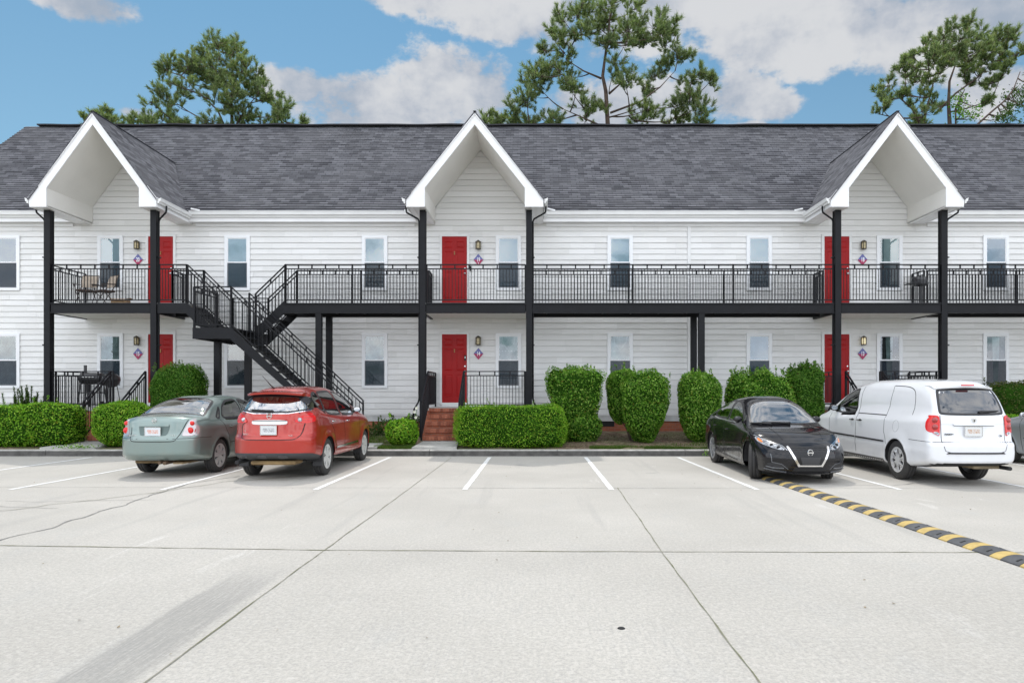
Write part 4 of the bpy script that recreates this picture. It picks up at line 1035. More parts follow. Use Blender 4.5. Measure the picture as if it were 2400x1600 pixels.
# ================================================================ PINES
def pine(label, depth, conv, trunks, clumps, seed, dens=11, tl=.40, needle=None, kind='pine_tree', spread=1.0):
    rn = random.Random(seed); K = depth/1600
    def P3(zx, zy, dy=0):
        px, py = conv(zx, zy); k = (depth+dy)/1600
        return Vector(((px-1257)*K, depth+dy, 1.53+(918-py)*K))
    def PD(zx, zy, dy):
        px, py = conv(zx, zy); k = (depth+dy)/1600
        return Vector(((px-1257)*k, depth+dy, 1.53+(918-py)*k))
    t0 = P3(*trunks[0][0]); base = (t0.x, depth, 0)
    o = empty(kind, base, label=label, cat='tree')
    tr = MB(); limbs = []
    for ti, tk in enumerate(trunks):
        pts = [P3(a, b_) for a, b_ in tk]; 
        r0 = .16 if ti == 0 else .065
        if ti == 0: pts = [Vector((pts[0].x+.1, depth, 0)), Vector((pts[0].x+.05, depth, pts[0].z*.5))] + pts
        n = len(pts); rr = [r0*(1-.78*i/(n-1)) for i in range(n)]
        tr.tube(pts, rr, 8)
        for a, b_ in zip(pts, pts[1:]):
            L = (b_-a).length; m = max(2, int(L/.35)); limbs += [a.lerp(b_, i/m) for i in range(m)]
        limbs.append(pts[-1])
    tr.build('trunk', M['bark'], o, smooth=True)
    tw = MB(); V = []; Vn = []
    core = [l for l in limbs if l.z > 3]
    zmax = max(l.z for l in core)
    nodes = list(core)
    cl = []
    for (zx, zy, rx, ry) in clumps:
        s = conv.s; c = P3(zx, zy); r = Vector((rx*s*K, 0, ry*s*K)); r.y = (r.x+r.z)*.5
        dxy = abs(c.x - core[0].x)
        c = PD(zx, zy, rn.uniform(-1, 1)*max(.6, (2.6*spread - dxy*.35))); cl.append((c, r))
    extra = []
    for (c, r) in cl:
        for q in range(2 if len(clumps) < 50 else 3 if len(clumps) > 54 and seed == 3 else 2):
            cc = c + Vector((rn.uniform(-1, 1)*r.x*.95, rn.uniform(-1, 1)*.9, rn.uniform(-.9, .35)*r.z)); extra.append((cc, r*rn.uniform(.55, .8)))
    cl += extra
    cl.sort(key=lambda q: (q[0]-Vector((core[0].x, depth, q[0].z))).length)
    for (c, r) in cl:
        # attach to the best node lower than the clump and nearer the trunk
        best = min(nodes, key=lambda q: (q-c).length + (3.0 if q.z > c.z-.1 else 0) + max(0, .6-abs(q.z-c.z))*.3)
        d = c-best; mid = best.lerp(c, .5) + Vector((0, 0, -.10*d.length)) + Vector((rn.gauss(0, .06), rn.gauss(0, .06), rn.gauss(0, .05)))*d.length
        pts = []
        for i in range(7):
            t = i/6; pts.append((1-t)**2*best + 2*t*(1-t)*mid + t*t*c)
        L = d.length; r0 = min(.06, .016+.016*L)
        tw.tube(pts, [r0*(1-.75*i/6) for i in range(7)], 6)
        nodes += pts[1:]
        ntuft = max(7, int(r.x*r.z*dens*1.4)+5)
        for k in range(ntuft):
            while True:
                u = Vector((rn.uniform(-1, 1), rn.uniform(-1, 1), rn.uniform(-1, 1)))
                if u.length < 1: break
            p = c + Vector((u.x*r.x, u.y*r.y, u.z*r.z))
            src = min(pts[2:], key=lambda q: (q-p).length)
            q1 = src.lerp(p, .55) + Vector((0, 0, -.05))
            tw.tube([src, q1, p], [.012, .009, .006], 4, cap=False)
            ax = ((p-src).normalized()*.7 + Vector((0, 0, .75)) + Vector((rn.gauss(0, .25), rn.gauss(0, .25), rn.gauss(0, .2)))).normalized()
            L = tl*rn.uniform(.7, 1.25); nn_ = 72
            for j in range(nn_):
                t = rn.random(); b0 = p + ax*(t*L*.8-L*.25)
                ran = Vector((rn.gauss(0, 1), rn.gauss(0, 1), rn.gauss(0, 1))); ran = (ran - ax*ran.dot(ax)).normalized()
                dv = (ax*rn.uniform(.35, 1.0) + ran*rn.uniform(.35, .85)).normalized(); ll = L*rn.uniform(.45, .75)
                sd = dv.cross(Vector((rn.gauss(0, 1), rn.gauss(0, 1), rn.gauss(0, 1)))).normalized()*.014
                V.append(b0-sd); V.append(b0+sd); V.append(b0+dv*ll)
    tw.build('branches', M['twig'], o)
    npmesh('crown', [tuple(v) for v in V], 3, needle or M['needle'], o)
    return o
class Cv:
    def __init__(s, sc, ox, oy): s.s = 1/sc; s.ox = ox; s.oy = oy
    def __call__(s, a, b): return a*s.s+s.ox, b*s.s+s.oy
mid = [(850,90,90,60),(1000,90,110,80),(1130,50,110,55),(1290,80,70,80),(1450,230,130,100),(880,230,90,60),(1250,250,120,110),(1560,300,60,80),(700,330,80,80),(740,150,40,60),(600,400,60,60),(750,420,80,70),(500,560,90,100),(620,620,90,80),(740,600,110,110),(850,680,90,80),(440,620,50,60),(340,850,60,100),(430,800,70,80),(560,930,140,50),(460,950,60,40),(660,930,90,50),(900,850,90,90),(1000,820,90,90),(1200,560,90,90),(1260,620,90,80),(1390,690,60,60),(1640,420,60,60),(1720,450,50,50),(1480,580,70,50),(1820,560,70,60),(1920,670,40,60),(1750,740,110,80),(1650,850,100,80),(1450,850,120,80),(1350,930,120,50),(1600,950,150,50),(1850,850,80,100),(1850,950,90,40),(1350,140,60,60),(1520,160,60,60),(970,190,90,60),(1100,160,90,60),(650,520,70,70),(560,700,70,60),(1060,350,60,40),(1160,340,60,50),(1400,330,80,50),(1300,330,70,60),(860,120,60,60),(640,230,40,60),(1590,230,50,60),(1560,480,60,50),(1700,640,70,50)]
pine('tall pine with an open crown rising over the roof right of the middle gable', 38, Cv(3.36, 1100, 0),
     [[(1090,980),(1075,720),(1050,600),(1065,480),(1100,230),(1110,90)], [(1100,740),(1190,660),(1300,600)], [(1110,890),(1350,800),(1500,690),(1620,560)], [(1040,620),(900,560),(760,470)], [(1030,990),(900,930),(740,860)]], mid, 3, dens=17)
pine('slender pine sapling top showing just right of the middle gable peak', 41, Cv(3.36, 1100, 0), [[(200,1100),(205,960)]], [(200,940,70,50),(165,980,40,30),(240,960,40,40),(345,975,50,28)], 4, dens=20)
left = [(1470,330,110,60),(1600,340,90,70),(1380,400,90,70),(1180,450,70,70),(1250,490,80,60),(1130,520,60,50),(1090,620,50,60),(1150,700,100,60),(1130,800,90,70),(1200,850,80,50),(1330,500,90,70),(1450,450,110,80),(1600,450,110,90),(1700,470,80,100),(1770,560,70,80),(1700,640,110,80),(1560,620,110,70),(1480,700,110,90),(1600,720,100,90),(1430,560,90,60),(1900,700,80,60),(1980,740,50,70),(1850,820,130,50),(1960,840,70,40),(1700,840,80,40),(1450,830,80,40),(1300,600,70,50),(1250,640,60,40),(1820,620,50,60),(1500,290,60,40),(1640,320,40,50),(1400,480,80,60),(1540,540,90,70),(1660,560,90,70),(1300,420,60,60),(2110,870,20,15),(1290,860,60,30)]
pine('broad round-topped pine behind the roof between the left and middle gables', 42, Cv(2.94, 0, 0),
     [[(1600,900),(1595,720),(1605,560),(1590,420)], [(1560,900),(1500,760),(1350,620),(1250,520)], [(1580,880),(1440,850),(1300,770),(1200,700)], [(1630,860),(1700,740),(1780,650)]], left, 5, dens=17)
pine('small dark pine top peeking over the roof beside the left gable peak', 44, Cv(2.94, 0, 0), [[(790,1000),(780,860)]], [(710,790,60,40),(750,830,60,40),(800,845,50,40),(610,835,30,30),(660,800,40,30)], 6, dens=22)
pine('small pine branches over the roof left of the broad round-topped pine', 44, Cv(2.94, 0, 0), [[(975,1000),(970,870)]], [(935,830,55,45),(1035,820,45,50),(985,865,90,22)], 8, dens=22)
right = [(1720,280,60,70),(1500,350,70,80),(1380,420,60,60),(1650,430,120,70),(1880,330,80,80),(2080,400,110,70),(2240,400,50,80),(2280,580,50,70),(1290,560,90,90),(1140,620,70,80),(990,720,50,60),(1090,760,90,80),(1400,620,100,90),(1550,600,120,100),(1750,600,130,100),(1900,540,120,100),(2050,540,110,90),(2130,680,70,80),(1880,740,110,90),(1700,780,110,70),(1200,900,110,90),(1420,820,110,90),(850,950,80,70),(820,1070,70,50),(790,1190,90,50),(1050,1020,80,60),(1200,1080,110,80),(1350,1150,120,80),(1250,1270,130,80),(1180,1350,120,60),(2000,900,80,50),(1990,1090,60,30),(1850,880,80,80),(2170,760,50,50),(1550,720,100,80),(1630,500,80,80),(1460,480,80,80),(1980,450,80,70),(1960,640,90,80),(1300,720,90,80)]
pine('leaning pine behind the right gable with an ivy-covered trunk', 36, Cv(4.704, 1900, 0),
     [[(1540,1500),(1520,1150),(1530,900),(1600,700)], [(1240,1400),(1280,1180),(1350,950),(1300,800)], [(1220,1400),(1120,1200),(980,1080),(900,980)], [(1380,1250),(1600,1030),(1850,850),(2080,620)]], right, 7, dens=13, tl=.36)
# ivy on the leaning pine's trunk and the leafy tree at the right edge
def leafy(kind, label, depth, conv, blobs, n, size, seed, stemz, leaf, cat='tree'):
    K = depth/1600; rn = random.Random(seed)
    f = lambda a, b_: ((conv(a, b_)[0]-1257)*K, 1.53+(918-conv(a, b_)[1])*K)
    x0, _ = f(*stemz[0]); o = empty(kind, (x0, depth, 0), label=label, cat=cat)
    m = MB(); pts = [Vector((x0, depth, 0))] + [Vector((f(*s)[0], depth+rn.uniform(-.2, .2), f(*s)[1])) for s in stemz]
    m.tube(pts, [.07-.05*i/(len(pts)-1) for i in range(len(pts))], 7); nodes = pts[1:]
    nodes2 = []
    for a, b_ in zip(nodes, nodes[1:]): nodes2 += [a.lerp(b_, i/5) for i in range(6)]
    P = []; N = []
    for (zx, zy, rx, ry) in blobs:
        cx_, cz_ = f(zx, zy); c = Vector((cx_, depth+rn.uniform(-.8, .8), cz_)); rx_, rz_ = rx*conv.s*K, ry*conv.s*K
        s = min(nodes2, key=lambda q: (q-c).length); m.tube([s, s.lerp(c, .5)+Vector((0, 0, -.08)), c], [.035, .022, .01], 5)
        for j in range(int(n*rx_*rz_)):
            u = Vector((rn.gauss(0, .5), rn.gauss(0, .5), rn.gauss(0, .5))); p = c+Vector((u.x*rx_, u.y*(rx_+rz_)/2, u.z*rz_))
            P.append(tuple(p)); N.append((u.x, u.y-.3, u.z+.6))
    m.build('trunk', M['bark'], o, smooth=True)
    npmesh('crown', leaves_from(np.array(P), np.array(N)/np.linalg.norm(np.array(N), axis=1)[:, None], size, 1.0, .6), 4, leaf, o)
leafy('ivy_vine', 'dense green ivy climbing the trunk of the leaning pine at the right', 35.6, Cv(4.704, 1900, 0),
      [(1700,1020,70,80),(1640,1100,90,90),(1560,1180,80,100),(1650,1220,90,90),(1730,1130,80,80),(1560,1320,90,80),(1680,1330,90,70),(1790,1210,50,60),(1780,1330,50,50),(1820,1240,40,60)], 420, .13, 9, [(1600,1500),(1590,1200),(1680,1000)], M['leafB'], 'vine')
leafy('leafy_tree', 'broadleaf tree with arching branches behind the roof at the right edge', 34, Cv(4.704, 1900, 0),
      [(2320,980,60,70),(2250,1010,60,70),(2180,1100,60,50),(2300,1120,90,70),(2230,1180,80,60),(2120,1220,60,50),(2330,1220,60,80),(2150,1290,80,60),(2050,1330,90,50),(1960,1370,80,30),(2100,1380,90,30),(2400,900,60,90),(2420,1100,80,120),(2260,1370,30,30)], 1100, .12, 10, [(1700,1480),(1830,1380),(2000,1230),(2150,1100),(2260,960),(2330,780)], M['leafC'])
# ================================================================ CARS
def pchip(keys):
    xs = [k[0] for k in keys]; ys = [k[1] for k in keys]; n = len(xs)
    h = [xs[i+1]-xs[i] for i in range(n-1)]; d = [(ys[i+1]-ys[i])/h[i] for i in range(n-1)]
    m = [d[0]] + [0 if d[i-1]*d[i] <= 0 else 2*d[i-1]*d[i]/(d[i-1]+d[i]) for i in range(1, n-1)] + [d[-1]]
    def f(x):
        if x <= xs[0]: return ys[0]
        if x >= xs[-1]: return ys[-1]
        i = max(j for j in range(n-1) if xs[j] <= x); t = (x-xs[i])/h[i]
        return (ys[i]*(1+2*t)*(1-t)**2 + h[i]*m[i]*t*(1-t)**2 + ys[i+1]*t*t*(3-2*t) + h[i]*m[i+1]*t*t*(t-1))
    return f
def chaikin(p, it=2, closed=True):
    for _ in range(it):
        q = []; n = len(p)
        for i in range(n if closed else n-1):
            a, b_ = p[i], p[(i+1) % n]
            q.append((a[0]*.75+b_[0]*.25, a[1]*.75+b_[1]*.25)); q.append((a[0]*.25+b_[0]*.75, a[1]*.25+b_[1]*.75))
        if not closed: q = [p[0]] + q + [p[-1]]
        p = q
    return p
def rc(P, r):
    o = []; n = len(P)
    for i in range(n):
        a, p, b_ = Vector(P[i-1]), Vector(P[i]), Vector(P[(i+1) % n])
        for q in (a, b_):
            d = q-p; o.append(tuple(p + d.normalized()*min(r, d.length*.3)))
    return o
def inpoly(x, y, P):
    c = False; j = len(P)-1
    for i in range(len(P)):
        if (P[i][1] > y) != (P[j][1] > y) and x < (P[j][0]-P[i][0])*(y-P[i][1])/(P[j][1]-P[i][1])+P[i][0]: c = not c
        j = i
    return c
def paint(name, col, metal=.35, rough=.32, dirt=.12):
    m = bpy.data.materials.new(name); m.use_nodes = True; g = NG(m.node_tree); b = BS(m)
    t = g.n('ShaderNodeTexCoord').outputs['Object']; x, y, z = g.sep(t)
    d = g.m('MULTIPLY', g.smooth(g.noise(t, 3, 6, .65), .35, .8), g.smooth(z, .75, .25, .35, 1.6))
    bf = g.n('ShaderNodeNewGeometry').outputs['Backfacing']      # the inner side of the shell is headliner cloth
    g.L.new(g.mix(bf, g.mix(g.m('MULTIPLY', d, dirt), col, (.30, .27, .22)), (.17, .155, .13)), b.inputs['Base Color'])
    ib = g.m('SUBTRACT', 1.0, bf); g.L.new(g.m('MULTIPLY', ib, metal), b.inputs['Metallic']); g.L.new(ib, b.inputs['Coat Weight']); b.inputs['Coat Roughness'].default_value = .04
    g.L.new(g.m('ADD', rough, g.m('MULTIPLY', d, .3)), b.inputs['Roughness'])
    return m
CG = bpy.data.materials.new('car_glass'); CG.use_nodes = True; nt = CG.node_tree; nt.nodes.clear(); g = NG(nt)
fr = g.n('ShaderNodeFresnel'); fr.inputs[0].default_value = 1.5
gl = g.n('ShaderNodeBsdfGlossy'); gl.inputs['Roughness'].default_value = .01
tr = g.n('ShaderNodeBsdfTransparent'); tr.inputs[0].default_value = (.62, .78, .70, 1)
ms = g.n('ShaderNodeMixShader'); g.L.new(g.m('ADD', g.m('MULTIPLY', fr.outputs[0], 2.2), .08, clamp=True), ms.inputs[0]); g.L.new(tr.outputs[0], ms.inputs[1]); g.L.new(gl.outputs[0], ms.inputs[2])
o_ = g.n('ShaderNodeOutputMaterial'); g.L.new(ms.outputs[0], o_.inputs[0])
CGW = CG.copy(); CGW.name = 'windscreen_glass'
for nd in CGW.node_tree.nodes:
    if nd.type == 'MATH' and nd.operation == 'ADD': nd.inputs[1].default_value = .36
CGD = mat('tinted_glass', (.012, .014, .018), .03, spec=1.0, coat=1)
MI = mat('car_interior', (.10, .095, .085), .8, var=.2); MSEAT = mat('seat_cloth', (.16, .15, .13), .9, var=.15)
MLINE = mat('headliner_cloth', (.20, .185, .16), .95)
MIT = mat('tan_interior', (.32, .27, .20), .85, var=.15)
MUND = mat('underbody', (.015, .015, .016), .8); MTY = mat('tyre_rubber', (.022, .022, .023), .75, var=.5, vscale=20, dark=(.04, .037, .034))
MTR = mat('black_trim', (.02, .02, .022), .5); MCH = mat('chrome', (.80, .80, .80), .12, metal=1); MWH = mat('wheel_silver', (.60, .60, .60), .35, metal=.6)
MRL = mat('red_lens', (.62, .006, .003), .15, coat=.35, emis=(.6, .01, .005), estr=.0); MRD = mat('deep_red_lens', (.30, .006, .006), .12, coat=1)
MCL = mat('clear_lens', (.42, .44, .46), .12, metal=.5, coat=1, var=.6, vscale=26, dark=(.10, .10, .11)); MOR = mat('amber_lens', (.75, .20, .02), .15, coat=1)
def platemat(name, c1, c2):
    m = bpy.data.materials.new(name); m.use_nodes = True; g = NG(m.node_tree); b = BS(m); t = g.n('ShaderNodeTexCoord').outputs['Generated']; x, y, z = g.sep(t)
    f = g.m('MULTIPLY', g.m('MULTIPLY', g.smooth(z, .22, .36), g.smooth(z, .82, .66)), g.m('MULTIPLY', g.smooth(x, .1, .2), g.smooth(x, .92, .82)))
    f = g.m('MULTIPLY', f, g.smooth(g.noise(g.scale(t, (9, 1, 3)), 1.4, 2), .42, .58, .15, .8))
    g.L.new(g.mix(f, c1, c2), b.inputs['Base Color']); b.inputs['Roughness'].default_value = .5; return m

def make_car(kind, loc, rz, label, P):
    o = empty(kind, loc, rz, label=label, cat=P['cat'])
    L, hw = P['L'], P['hw']; zt = pchip(P['zt']); zs = pchip(P['zs']); zb = pchip(P['zb']); pw = pchip(P['pw'])
    xr = pchip(P['xr']); xf = pchip(P['xf']); tum = P['tum']; cr, cf = P['cr'], P['cf']
    NU, NL = 40, 26; NS = 170; wheels = P['wheels']; wr = P['wr']; NE = P.get('n', 4.0); bulge = P.get('bulge', .02)
    def section(y):
        w = hw*pw(y); a = zs(y); t_ = zt(y); b_ = zb(y); e = min(y, L-y); rr = .10
        ins = (rr - math.sqrt(max(0, rr*rr-(rr-min(e, rr))**2)))
        k = 1-ins*.55/hw; w *= k; t_ -= ins*.5; b_ += ins*.5; a -= ins*.3
        h = max(t_-a, .02); pts = []
        prof = [(0, b_), (w*.4, b_), (w-.22, b_), (w-.12, b_+.005), (w-.05, b_+.02), (w-.02, b_+.05)]
        for i in range(NL):
            t = i/(NL-1)
            if t < .25:
                q = t/.25*5; j = min(4, int(q)); f = q-j; pts.append((prof[j][0]*(1-f)+prof[j+1][0]*f, prof[j][1]*(1-f)+prof[j+1][1]*f))
            else:
                q = (t-.25)/.75; z = (b_+.05)*(1-q)+(a)*q
                zz = (z-.62)/.4; x = w - bulge*zz*zz*.8
                # shoulder crease rounding
                if q > .9: x -= .03*((q-.9)/.1)**2
                cl_ = P.get('crease')
                if cl_: x += cl_[1]*math.exp(-((z-cl_[0])/.05)**2)
                # fender swell round the wheels
                for wy in wheels:
                    dd = math.hypot(y-wy, z-wr); x += .018*math.exp(-((dd-wr-.05)/.09)**2) if z > .2 else 0
                pts.append((x, z))
        ws_ = pts[-1][0]-.008; cab = min(1, max(0, (h-.12)/.25)); n_ = 2.6 + (NE-2.6)*cab
        for i in range(1, NU+1):
            th = i/NU*math.pi/2
            cx = math.cos(th)**(2/n_) if i < NU else 0; sz = math.sin(th)**(2/n_)
            z = a + h*sz; x = ws_*cx; x *= (ws_ - tum*cab*(z-a) - .03*cab*min(1, (z-a)/.05))/ws_
            pts.append((x, z))
        return pts
    def remap(x, y, z):
        u = min(1, abs(x)/hw); fr_ = max(0, 1-y/.95)**1.6; ff = max(0, 1-(L-y)/.95)**1.6
        return (x, y + (xr(z)+cr*u**3.0)*fr_ - (xf(z)+cf*u**2.6)*ff, z)
    ys = []
    for i in range(NS+1):
        t = i/NS; ys.append(L*(t + .0*math.sin(2*math.pi*t)))
    ys = sorted(set([0, .004, .012, .025, .045, .07, L-.07, L-.045, L-.025, L-.012, L-.004, L] + [q for q in ys if .08 < q < L-.08]))
    V = []; Fc = []; half = NL+NU; ring = 2*half-2
    for y in ys:
        s = section(y); full = s + [(-x, z) for (x, z) in s[-2:0:-1]]
        V += [remap(x, y, z) for x, z in full]
    for j in range(len(ys)-1):
        for i in range(ring):
            k = (i+1) % ring; Fc.append((j*ring+i, (j+1)*ring+i, (j+1)*ring+k, j*ring+k))
    # end caps: concentric rings
    for (j, sgn) in ((0, 1), (len(ys)-1, -1)):
        y = ys[j]; s = section(y); full = s + [(-x, z) for (x, z) in s[-2:0:-1]]; zc = (s[0][1]+s[-1][1])/2
        prev = [j*ring+i for i in range(ring)]; NC = 22
        for c in range(1, NC+1):
            k = 1-c/NC
            if c == NC:
                ci = len(V); V.append(remap(0, y, zc))
                for i in range(ring): a, b_ = prev[i], prev[(i+1) % ring]; Fc.append((a, b_, ci) if sgn > 0 else (b_, a, ci))
            else:
                cur = []
                for (x, z) in full: cur.append(len(V)); V.append(remap(x*k, y, zc+(z-zc)*k))
                for i in range(ring):
                    a, b_, c2, d = prev[i], prev[(i+1) % ring], cur[(i+1) % ring], cur[i]; Fc.append((a, b_, c2, d) if sgn > 0 else (d, c2, b_, a))
                prev = cur
    bvh = BVHTree.FromPolygons([Vector(v) for v in V], Fc)
    RAY = {'rear': lambda a, b_: (Vector((a, -2, b_)), Vector((0, 1, 0))), 'front': lambda a, b_: (Vector((a, L+2, b_)), Vector((0, -1, 0))),
           'left': lambda a, b_: (Vector((-3, a, b_)), Vector((1, 0, 0))), 'right': lambda a, b_: (Vector((3, a, b_)), Vector((-1, 0, 0))),
           'top': lambda a, b_: (Vector((a, b_, 4)), Vector((0, 0, -1)))}
    def cast(pl, a, b_, off):
        p, d = RAY[pl](a, b_); h, n, i, _ = bvh.ray_cast(p, d)
        if h is None:
            q = {'rear': Vector((a, 0, b_)), 'front': Vector((a, L, b_)), 'left': Vector((-hw, a, b_)), 'right': Vector((hw, a, b_)), 'top': Vector((a, b_, zt(b_)))}[pl]
            h, n, i, _ = bvh.find_nearest(q)
        if n.dot(d) > 0: n = -n
        return h + n*off
    def patch(pl, poly, m, name, off=.004, par=o, grid=.035, it=2, both=False, skirt=True, smooth=True):
        out = []
        for mir in ((1, -1) if both else (1,)):
            pp = poly
            plane = pl
            if mir == -1:
                if pl in ('left', 'right'): plane = 'right' if pl == 'left' else 'left'
                else: pp = [(-a, b_) for a, b_ in poly]
            Q = chaikin(rc(pp, .035), it) if it else pp
            B2 = []
            for i in range(len(Q)):
                a, b_ = Vector(Q[i]), Vector(Q[(i+1) % len(Q)]); n = max(1, int((b_-a).length/grid))
                B2 += [a.lerp(b_, k/n) for k in range(n)]
            nb = len(B2); xs_ = [p.x for p in B2]; zs_ = [p.y for p in B2]; pts = list(B2)
            gx = min(xs_)+grid/2
            while gx < max(xs_):
                gy = min(zs_)+grid/2
                while gy < max(zs_):
                    if inpoly(gx, gy, Q) and min((gx-p.x)**2+(gy-p.y)**2 for p in B2) > (grid*.4)**2: pts.append(Vector((gx, gy)))
                    gy += grid
                gx += grid
            vs, es, fs, *_ = delaunay_2d_cdt(pts, [(i, (i+1) % nb) for i in range(nb)], [], 1, 1e-6)
            v3 = [cast(plane, v.x, v.y, off) for v in vs]; mb = MB()
            mb.add(v3, [tuple(f) for f in fs])
            if skirt:
                b3 = [cast(plane, p.x, p.y, off) for p in B2]; c3 = [cast(plane, p.x, p.y, -.006) for p in B2]
                for i in range(nb): k = (i+1) % nb; mb.face([b3[i], b3[k], c3[k], c3[i]])
            ob = mb.build(name, m, par, world=False, smooth=smooth and not skirt, angle=35 if skirt else None); out.append(ob)
        return out if both else out[0]
    def strip(pl, path, wd, m, name, off=.003, par=o, closed=False, both=False, it=0, step=.03, depth=0):
        res = []
        for mir in ((1, -1) if both else (1,)):
            pp = path; plane = pl
            if mir == -1:
                if pl in ('left', 'right'): plane = 'right' if pl == 'left' else 'left'
                else: pp = [(-a, b_) for a, b_ in path]
            Q = chaikin(pp, it, closed) if it else list(pp)
            if closed: Q = Q + [Q[0]]
            pts = []
            for a, b_ in zip(Q, Q[1:]):
                a = Vector(a); b_ = Vector(b_); n = max(1, int((b_-a).length/step)); pts += [a.lerp(b_, k/n) for k in range(n)]
            pts.append(Vector(Q[-1])); rows = []
            for i, p in enumerate(pts):
                d = (pts[min(i+1, len(pts)-1)]-pts[max(0, i-1)])
                if closed and i in (0, len(pts)-1): d = pts[1]-pts[-2]
                d.normalize(); q = Vector((-d.y, d.x))*wd/2
                rows.append((cast(plane, p.x-q.x, p.y-q.y, -.004), cast(plane, p.x-q.x, p.y-q.y, off), cast(plane, p.x+q.x, p.y+q.y, off), cast(plane, p.x+q.x, p.y+q.y, -.004)))
            mb = MB()
            for r0, r1 in zip(rows, rows[1:]):
                if (r0[1]-r1[1]).length > .25: continue
                for k in range(3): mb.face([r0[k], r1[k], r1[k+1], r0[k+1]])
            res.append(mb.build(name, m, par, world=False, angle=40))
        return res
    o['_tmp'] = 1; del o['_tmp']
    # ---- body: remove wheel arches and glazed openings
    keep = []; mi = []; G_ = [(a_, b_, rc(c_, .045), d_) for (a_, b_, c_, d_) in P['glass']]; cutp = [(pl, chaikin(poly, 2)) for (nm, pl, poly, tint) in G_ if not tint]
    cutp2 = []
    for pl, poly in cutp:
        cutp2.append((pl, poly))
        if pl == 'left': cutp2.append(('right', poly))
    Vv = [Vector(v) for v in V]
    # snap to arch circles
    ar = P['ar']
    for i, v in enumerate(Vv):
        if abs(v.x) > hw-.26:
            for wy in wheels:
                d = math.hypot(v.y-wy, v.z-wr)
                if abs(d-ar) < .016 and v.z > zb(v.y)+.03:
                    k = ar/d; Vv[i] = Vector((v.x, wy+(v.y-wy)*k, wr+(v.z-wr)*k)); break
    for f in Fc:
        c = sum((Vv[i] for i in f), Vector())/len(f); drop = False
        if abs(c.x) > hw-.27:
            for wy in wheels:
                if math.hypot(c.y-wy, c.z-wr) < ar-.001: drop = True
        if not drop:
            nrm = (Vv[f[1]]-Vv[f[0]]).cross(Vv[f[2]]-Vv[f[1]])
            nrm = nrm.normalized() if nrm.length > 0 else Vector((0, 0, 1))
            for pl, poly in cutp2:
                if pl == 'left' and (c.x > 0 or abs(nrm.x) < .25): continue
                if pl == 'right' and (c.x < 0 or abs(nrm.x) < .25): continue
                if pl == 'rear' and c.y > 1.0: continue
                a, b_ = {'left': (c.y, c.z), 'right': (c.y, c.z), 'rear': (c.x, c.z), 'front': (c.x, c.z), 'top': (c.x, c.y)}[pl]
                if pl == 'top' and c.z < .8: continue
                if inpoly(a, b_, poly): drop = True; break
        if drop: continue
        keep.append(f); mi.append(1 if c.z < zb(min(max(c.y, 0), L))+.03 and abs(c.x) < hw-.1 else 0)
    me = bpy.data.meshes.new('body'); me.from_pydata([tuple(v) for v in Vv], [], keep); me.polygons.foreach_set('material_index', mi)
    me.polygons.foreach_set('use_smooth', [True]*len(keep))
    bm = bmesh.new(); bm.from_mesh(me); bmesh.ops.delete(bm, geom=[v for v in bm.verts if not v.link_faces], context='VERTS'); bmesh.ops.recalc_face_normals(bm, faces=bm.faces); bm.to_mesh(me); bm.free()
    body = link('body', me, o, False, [P['paint'], MUND])
    lv = {}; lvv = []; lf = []
    for f in keep:
        c = sum((Vv[i] for i in f), Vector())/len(f)
        if c.z > zs(min(max(c.y, 0), L))-.22 and .5 < c.y < P['cabin'][0]+.05 and abs(c.x) > .0:
            if c.z < zs(c.y)+.03 and abs(c.x) < hw-.16: continue
            q = []
            for i in f:
                if i not in lv: lv[i] = len(lvv); p = Vv[i]; ax = Vector((0, p.y, .95)); lvv.append(tuple(p+(ax-p).normalized()*.022))
                q.append(lv[i])
            lf.append(tuple(q))
    if lf: mb = MB(); mb.add(lvv, lf); mb.build('headliner', MLINE, o, world=False, smooth=True)
    # arch lips and liners
    for wy in wheels:
        pa = [(wy+ar*math.cos(t), wr+ar*math.sin(t)) for t in [math.pi*(-.14+1.28*k/36) for k in range(37)] if wr+ar*math.sin(t) > zb(wy)+.02]
        strip('left', pa, .030, P.get('lip', P['paint']), 'wheel_arch', off=.005, par=body, both=True)
        for s in (-1, 1):
            m = MB(); m.lathe([(ar-.002, s*(hw-.012)), (ar-.002, s*(hw-.29)), (ar*.5, s*(hw-.29)), (0, s*(hw-.29))], (0, wy, wr), axis='X', n=40)
            bmv = [v for v in m.v]
            keepf = [f for f in m.f if min(m.v[i][2] for i in f) > wr-.09]
            m.f = keepf; m.mi = [0]*len(keepf); m.build('wheel_well', MUND, body, world=False)
    # ---- glazing
    for (nm, pl, poly, tint) in G_:
        both = pl == 'left'
        obs = patch(pl, chaikin(poly, 2), CGD if tint else (CGW if nm in ('windscreen', 'rear_window') else CG), nm, off=.0015, both=both, skirt=False, grid=.05, it=0)
        strip(pl, chaikin(poly, 2), .036, MTR, nm+'_surround', off=.0035, closed=True, both=both)
    for (pl, path, wd) in P.get('pillars', []): strip(pl, path, wd, MTR, 'pillar', off=.0045, both=True)
    for (pl, path, wd) in P.get('lines', []): strip(pl, path, wd, MUND, 'panel_gap', off=.0016, par=body, both=(pl == 'left'))
    # ---- interior
    if P.get('interior', True):
        mi_ = P.get('imat', MI); zf = .38
        m = MB(); yc, yr_ = P['cabin']; zs0 = zs((yc+yr_)/2)-.06
        iw = hw-.12
        m.box(-iw, iw, yr_, yc, zf, zf+.03); m.box(-iw, iw, yr_-.02, yr_, zf, zs0); m.box(-iw, -iw+.02, yr_, yc, zf, zs0); m.box(iw-.02, iw, yr_, yc, zf, zs0)
        m.build('interior_tub', mi_, o, world=False)
        m = MB(); m.bbox(-iw, iw, yc-.25, yc+.25, zs0-.22, zs0+.02, .05); m.build('dashboard', MI, o, world=False)
